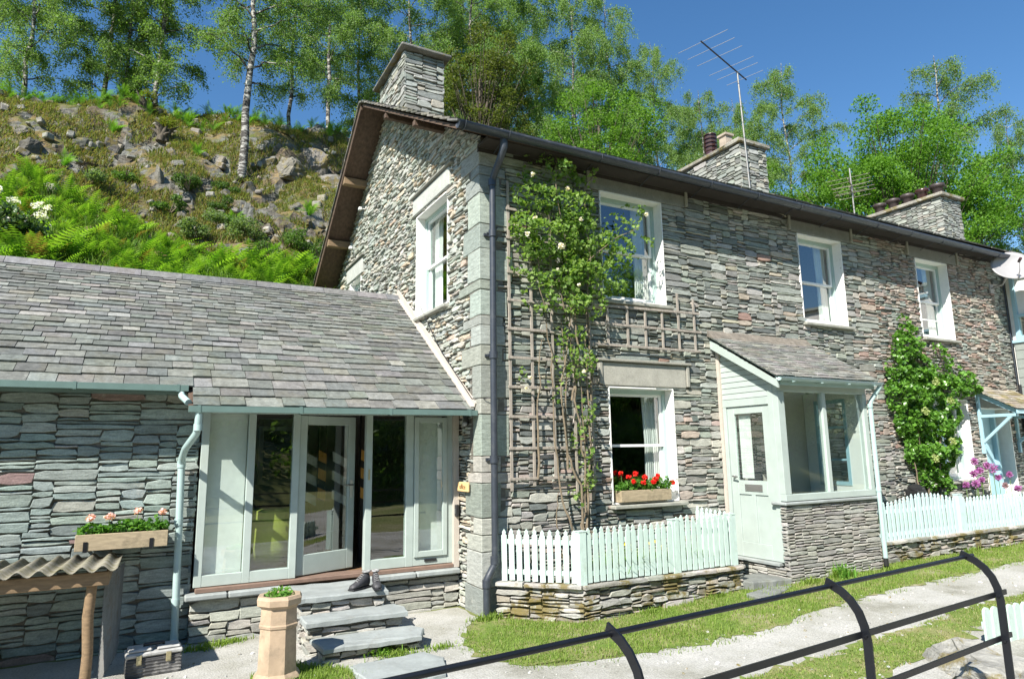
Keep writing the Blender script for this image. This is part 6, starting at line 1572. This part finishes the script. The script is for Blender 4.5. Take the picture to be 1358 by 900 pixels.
syc = tree('broadleaf_tree', broadleaf(11, 9.5, 3.0, .10, 150, 260, .10, ((.075, .17, .02), (.16, .29, .05))), (13.2, 15.2, hz(13.2, 15.2)), 'bright green broadleaf tree low in front of the birches behind the roof', 'tree', bark='bark')
# right-hand group behind the far chimneys
map_ = tree('broadleaf_tree', broadleaf(13, 13.4, 4.5, .12, 330, 330, .105, ((.075, .18, .018), (.16, .31, .045)), clr=.14), (24.9, 9.2, 3.9), 'large round bright green maple behind the far chimney', 'tree', bark='bark')
again(syc, (19.4, 13.2, 6.2), 'green broadleaf tree behind the middle chimney and its aerial', 2.0, 1.0, 1.0)
again(bC, (18.6, 14.0, 5.6), 'soft feathery birch just right of the tall aerial', 2.9, .9, .95, group='birches right of the aerial')
again(bC, (22.2, 15.5, 6.2), 'feathery birch between the aerial and the big maple', 1.1, 1.0, 1.0, group='birches right of the aerial')
again(bC, (20.7, 13.4, 5.0), 'low feathery birch filling the gap right of the middle chimney', 4.4, .85, .8, group='birches right of the aerial')
again(syc, (21.8, 11.6, 4.6), 'small green broadleaf tree left of the big maple, behind the shorter aerial', .7, .9, .85)
again(bD, (25.2, 14.5, 6.0), 'pale tall birch rising left behind the big maple', 2.5, 1.05, 1.10, group='birches right of the aerial')
again(bA, (36.8, 13.0, 8.0), 'birch top with a pale stem poking up above the right side of the big maple', .5, 1.35, 1.5, group='birches right of the aerial')
again(bC, (28.9, 6.1, 3.4), 'birch at the far right edge of the picture against the sky', 3.6, .80, .92, group='birches at the right edge')
again(bB, (30.5, 8.5, 2.0), 'low birch foliage between the maple and the far right birch', 4.4, .95, .78, group='birches at the right edge')
again(syc, (32.5, 9.5, 2.0), 'dull green tree low behind the neighbouring house', 1.0, 1.0, .9)
# wood across the lane behind the viewer (seen only mirrored in the glass)
bk = [(-16, -24, 1.1), (-8, -26, 1.2), (0, -23, 1.15), (7, -25, 1.25), (14, -22, 1.1), (22, -24, 1.2), (30, -21, 1.1), (38, -18, 1.1)]
for i, (x, y, s_) in enumerate(bk):
    c = again(map_ if i % 2 else syc, (x, y, -1.0), 'tree of the wood behind the viewer, seen only mirrored in the glass', i * 1.3, s_ * (.9 if i % 2 else 1.2), None, 'trees seen only in the glass reflections')
for i, x in enumerate((-12, -4, 4, 11, 18, 26)):
    shrub('hedge_bush', 'bush of the added unseen bank behind the viewer', 'bush', (x, -17 - (i % 2) * 2, -.2), 4.2, 1.8, 3.2, 6000, .22, GR1, 'bushes of the added unseen bank', seed=300 + i)

# ================================================================ CLIMBERS AND FLOWERS ON THE COTTAGE
def climber(name, label, cat, blobs, n, size, cols, stems, seed, depth=(.08, .34), mat='leaf', asp=.85, up=.5):
    t = thing(name, (stems[0][0][0], 0, .3), label, cat); R = random.Random(seed); pts = []
    tot = sum(b[2] * b[3] * b[4] for b in blobs)
    for (x, z, rx, rz_, w) in blobs:
        k = int(n * rx * rz_ * w / tot)
        for _ in range(k):
            a = R.uniform(0, 6.283); q = R.random() ** .55; px = x + rx * q * math.cos(a); pz = z + rz_ * q * math.sin(a)
            cl = mno.noise(Vector((px * 4.2, pz * 4.2, seed))); 
            if cl < -.12 and R.random() < .85: continue
            dd = depth[0] + (depth[1] - depth[0]) * (1 - q ** 2) * max(.15, (.55 + cl)) * R.uniform(.5, 1.25); pts.append((px, -dd, pz))
    V, F, T = leaf_cloud(np.array(pts), size, seed, up=up, cols=cols, asp=asp); np_mesh('leaves', V, F, T, mat, t)
    for s_ in stems:
        m = MB(); pt_s = []
        for i in range(len(s_) - 1):
            for q in range(5):
                u = q / 5; a_s, b_s = s_[i], s_[i + 1]; pt_s.append((a_s[0] + (b_s[0] - a_s[0]) * u + R.gauss(0, .014), -(a_s[1] + (b_s[1] - a_s[1]) * u + abs(R.gauss(0, .01))), a_s[2] + (b_s[2] - a_s[2]) * u))
        k = len(pt_s); m.tube(pt_s, [(.015 * (1 - i / k) + .004) * (1.6 if size > .07 else 1) for i in range(k)], 6); m.build('stem', 'stem', t)
    return t
RB = [(1.05, 5.75, .45, .40, .7), (.80, 5.35, .40, .40, .8), (1.35, 5.40, .45, .45, 1.), (1.0, 4.9, .62, .45, 1.2), (1.6, 4.85, .55, .40, 1.2), (2.2, 5.15, .36, .20, .5), (2.45, 5.4, .22, .14, .5), (2.05, 4.75, .50, .28, 1.0), (2.6, 4.95, .22, .12, .5), (1.15, 4.40, .60, .35, 1.3), (1.65, 4.35, .55, .32, 1.2), (2.05, 4.4, .30, .30, .7), (1.25, 3.95, .38, .28, 1.0), (1.6, 3.95, .30, .22, .7),
      (1.30, 3.55, .22, .28, .6), (1.45, 3.1, .24, .30, .6), (1.5, 2.55, .18, .3, .5), (1.2, 3.2, .2, .3, .4), (.55, 5.0, .22, .3, .7), (1.2, 6.0, .12, .2, .4), (1.65, 5.85, .16, .16, .3), (.62, 4.55, .32, .35, .8), (.8, 4.0, .25, .3, .5), (.50, 2.9, .10, .12, .25), (1.0, 2.75, .16, .2, .25), (1.42, 2.0, .20, .28, .55), (1.35, 1.55, .22, .25, .6), (1.62, 1.75, .10, .16, .3), (1.3, 1.25, .14, .12, .3)]
rose = climber('climbing_rose', 'white climbing rose sprawling over the trellis and across the corner bedroom window', 'climbing plant', RB, 7600, .064, ((.10, .20, .035), (.27, .38, .11)),
    [[(1.30, .28, .30), (1.34, .22, 1.0), (1.42, .16, 1.8), (1.35, .12, 2.6), (1.30, .10, 3.4), (1.1, .14, 4.4), (.9, .18, 5.3)], [(1.34, .26, .30), (1.40, .2, 1.1), (1.55, .14, 2.0), (1.50, .12, 2.9), (1.55, .14, 3.8), (1.6, .22, 4.6), (1.5, .2, 5.5)], [(1.24, .3, .3), (1.2, .25, .8), (1.05, .2, 1.3), (.98, .15, 2.2), (1.0, .1, 3.2), (.8, .12, 4.3), (.7, .15, 5.1)],
     [(1.38, .26, .3), (1.30, .2, 1.5), (1.15, .16, 1.9), (1.12, .12, 2.7), (1.25, .12, 3.5), (1.4, .2, 4.4), (2.0, .25, 4.9), (2.6, .25, 5.2)], [(1.1, .24, .32), (1.0, .2, .7), (.95, .18, 1.1), (1.0, .16, 1.5)], [(1.3, .1, 2.6), (1.42, .1, 3.2), (1.36, .12, 3.9), (1.2, .2, 4.6), (1.05, .25, 5.6), (1.1, .2, 6.1)], [(1.55, .12, 5.2), (1.62, .18, 5.7), (1.85, .2, 6.0)], [(1.50, .12, .5), (1.47, .12, 2.0), (1.42, .12, 3.2)],
     [(1.34, .2, 1.0), (1.6, .25, .8), (1.85, .2, .65)], [(.75, .1, 1.6), (.78, .1, 2.6), (.85, .1, 3.6)], [(1.2, .1, 1.7), (1.22, .08, 3.0), (1.15, .1, 3.9)], [(1.60, .1, 2.6), (1.62, .1, 3.5), (1.5, .14, 4.2)]], 5, (.10, .42))
RF = [(.60, 5.55, 1.0), (.78, 5.42, .7), (1.15, 5.45, 1.0), (1.35, 5.05, .8), (.50, 4.72, 1.1), (1.02, 4.62, 1.5), (.62, 4.95, 1.0), (2.50, 5.30, 1.0), (1.28, 4.12, .7), (.50, 2.85, 1.0), (.45, 2.72, .8), (1.32, 2.96, .9), (.95, 4.3, .5)]
for i, (x, z, k) in enumerate(RF):
    V, F, T = leaf_cloud(blob(700 + i, (x, -.38, z), .028 * k, .024, .026 * k, 34), .034 * k, 70 + i, up=.2, cols=((.75, .66, .62), (.85, .82, .78)), asp=1.0); np_mesh('rose_flower', V, F, T, 'petal', rose)
IB = [(8.95, 4.15, .20, .28, .6), (8.85, 3.75, .34, .35, 1.), (8.75, 3.35, .50, .35, 1.1), (9.3, 3.35, .45, .35, 1.), (8.75, 2.85, .60, .42, 1.3), (9.5, 2.95, .60, .35, 1.2), (10.3, 3.05, .55, .26, 1.0), (10.95, 3.15, .40, .25, .9), (10.0, 3.55, .20, .45, .5), (10.55, 3.4, .12, .25, .3), (9.0, 2.35, .65, .42, 1.3), (9.7, 2.3, .50, .38, 1.1), (10.1, 2.55, .35, .35, .8), (9.1, 1.85, .60, .38, 1.2), (9.6, 1.75, .50, .35, 1.1), (9.3, 1.35, .45, .28, .9), (9.9, 1.95, .30, .25, .8), (9.55, 1.15, .28, .16, .5)]
ivy = climber('climbing_hydrangea', 'dense glossy green climber covering the wall between the porch and the right front door', 'climbing plant', IB, 15500, .075, ((.06, .16, .018), (.14, .30, .04)),
    [[(9.2, .08, .45), (9.1, .12, .9), (9.0, .12, 1.6), (8.9, .1, 2.6), (8.9, .08, 4.0)], [(9.28, .1, .45), (9.4, .12, 1.0), (9.6, .12, 2.0), (10.0, .1, 3.0), (11.0, .08, 3.15)], [(9.15, .1, .45), (8.8, .15, .95), (8.7, .12, 1.8)]], 6, (.07, .36), mat='leaf_glossy', asp=.9)
for i, (x, z) in enumerate(((8.75, 2.55), (9.6, 2.75), (9.2, 3.1), (9.5, 2.0), (8.9, 1.7))):
    V, F, T = leaf_cloud(blob(900 + i, (x, -.42, z), .12, .03, .08, 120), .03, 30 + i, cols=((.28, .36, .10), (.45, .48, .24)), asp=1.0); np_mesh('flower_head', V, F, T, 'petal', ivy)
# purple alliums
AL = [(10.05, -.42, 1.40, 1.1), (10.35, -.38, 1.44, .9), (9.75, -.42, 1.20, .9), (9.95, -.5, 1.22, 1.1), (10.82, -.38, 1.47, 1.5), (10.72, -.34, 1.53, 1.0), (10.9, -.42, 1.30, .9), (11.35, -.4, 1.34, .9), (11.15, -.4, 1.14, .9), (11.65, -.38, 1.06, 1.0), (10.25, -.36, 1.62, 1.0), (10.15, -.5, 1.28, .8)]
for i, (x, y, z, k) in enumerate(AL):
    t = thing('allium', (x, y, .4), 'purple round-headed allium on a tall stem behind the right-hand fence', 'flower', 'purple alliums')
    m = MB(); m.tube([(x + .03, y + .02, .4), (x + .01, y, .9), (x, y, z)], .006, 5); m.build('stem', 'stem_green', t)
    r_ = np.random.default_rng(i); v = r_.normal(size=(240, 3)); v /= np.linalg.norm(v, axis=1)[:, None]; c_ = np.array((x, y, z)) + v * .066 * k * r_.uniform(.15, 1.05, 240)[:, None]
    V, F, T = leaf_cloud(c_, .032, i, cols=((.36, .10, .38), (.58, .26, .58)) if i != 8 else ((.40, .25, .34), (.5, .35, .42)), asp=.8); np_mesh('flower_head', V, F, T, 'petal', t)
def bed_plants(name, label, cat, x0, x1, y0, y1, z, n, h, seed, cols, flower=None, cnt=1, group=None):
    R = random.Random(seed)
    for q in range(cnt):
        x = x0 + (x1 - x0) * (q + .5) / cnt + R.uniform(-.05, .05); y = R.uniform(y0, y1); t = thing(name, (x, y, z), label, cat, group)
        r_ = np.random.default_rng(seed + q); b_ = np.stack([r_.normal(x, .08, n), r_.normal(y, .06, n), np.full(n, z)], 1); hh = h * R.uniform(.75, 1.2)
        Vs = [strips(n, seed + q, b_, hh, .007, .9, cols)]; p = blob(seed + q, (x, y, z + hh * .45), .13, .10, hh * .4, n); lc_ = leaf_cloud(p, .045, seed + q, cols=cols, asp=.7); np_mesh('leaves', *merge([Vs[0], lc_]), 'leaf', t)
        if flower:
            for _ in range(R.randint(1, 3)):
                fx_, fy_, fz_ = x + R.gauss(0, .08), y + R.gauss(0, .05), z + hh * R.uniform(1.0, 1.35); V, F, T = leaf_cloud(blob(int(fx_ * 1000) % 999, (fx_, fy_, fz_), .022, .022, .016, 14), .034, 5, cols=flower, asp=1.1); np_mesh('flower', V, F, T, 'petal', t); m = MB(); m.tube([(x, y, z), (fx_, fy_, fz_)], .003, 4); m.build('stem', 'stem_green', t)
bed_plants('poppy_plant', 'yellow-flowered green plant behind the pickets of the fence left of the porch', 'flowering plant', 1.2, 3.1, -.6, -.35, .33, 170, .32, 50, ((.09, .22, .03), (.18, .36, .06)), ((.80, .62, .03), (.85, .70, .05)), 9, 'yellow poppies behind the left fence')
bed_plants('border_plant', 'leafy green border plant behind the fence right of the porch', 'plant', 6.4, 12.6, -.6, -.3, .40, 150, .40, 80, ((.07, .18, .03), (.15, .32, .06)), None, 13, 'leafy plants behind the right fence')
bed_plants('weed', 'small green weed at the foot of the porch wall', 'plant', 4.75, 5.1, -1.26, -1.2, .12, 60, .22, 120, ((.09, .22, .03), (.18, .36, .06)), None, 1)
bed_plants('weed', 'small green weed growing out of the lowest step', 'plant', -1.5, -1.4, -.82, -.79, .0, 40, .10, 121, ((.12, .24, .03), (.2, .36, .06)), None, 1)
m = MB(); m.box(8.35, 8.62, -.35, -.12, .4, 1.16, None, .01); m.lathe((8.48, -.25, 1.16), [(.14, 0), (.14, .04), (.05, .09), (0, .1)], 10); o = m.build('water_butt', 'black', None, (8.48, -.25, .4)); tag(o, 'dark container with a rounded lid behind the right fence under the climber', 'container')

SC.render.resolution_x = 1024; SC.render.resolution_y = 678
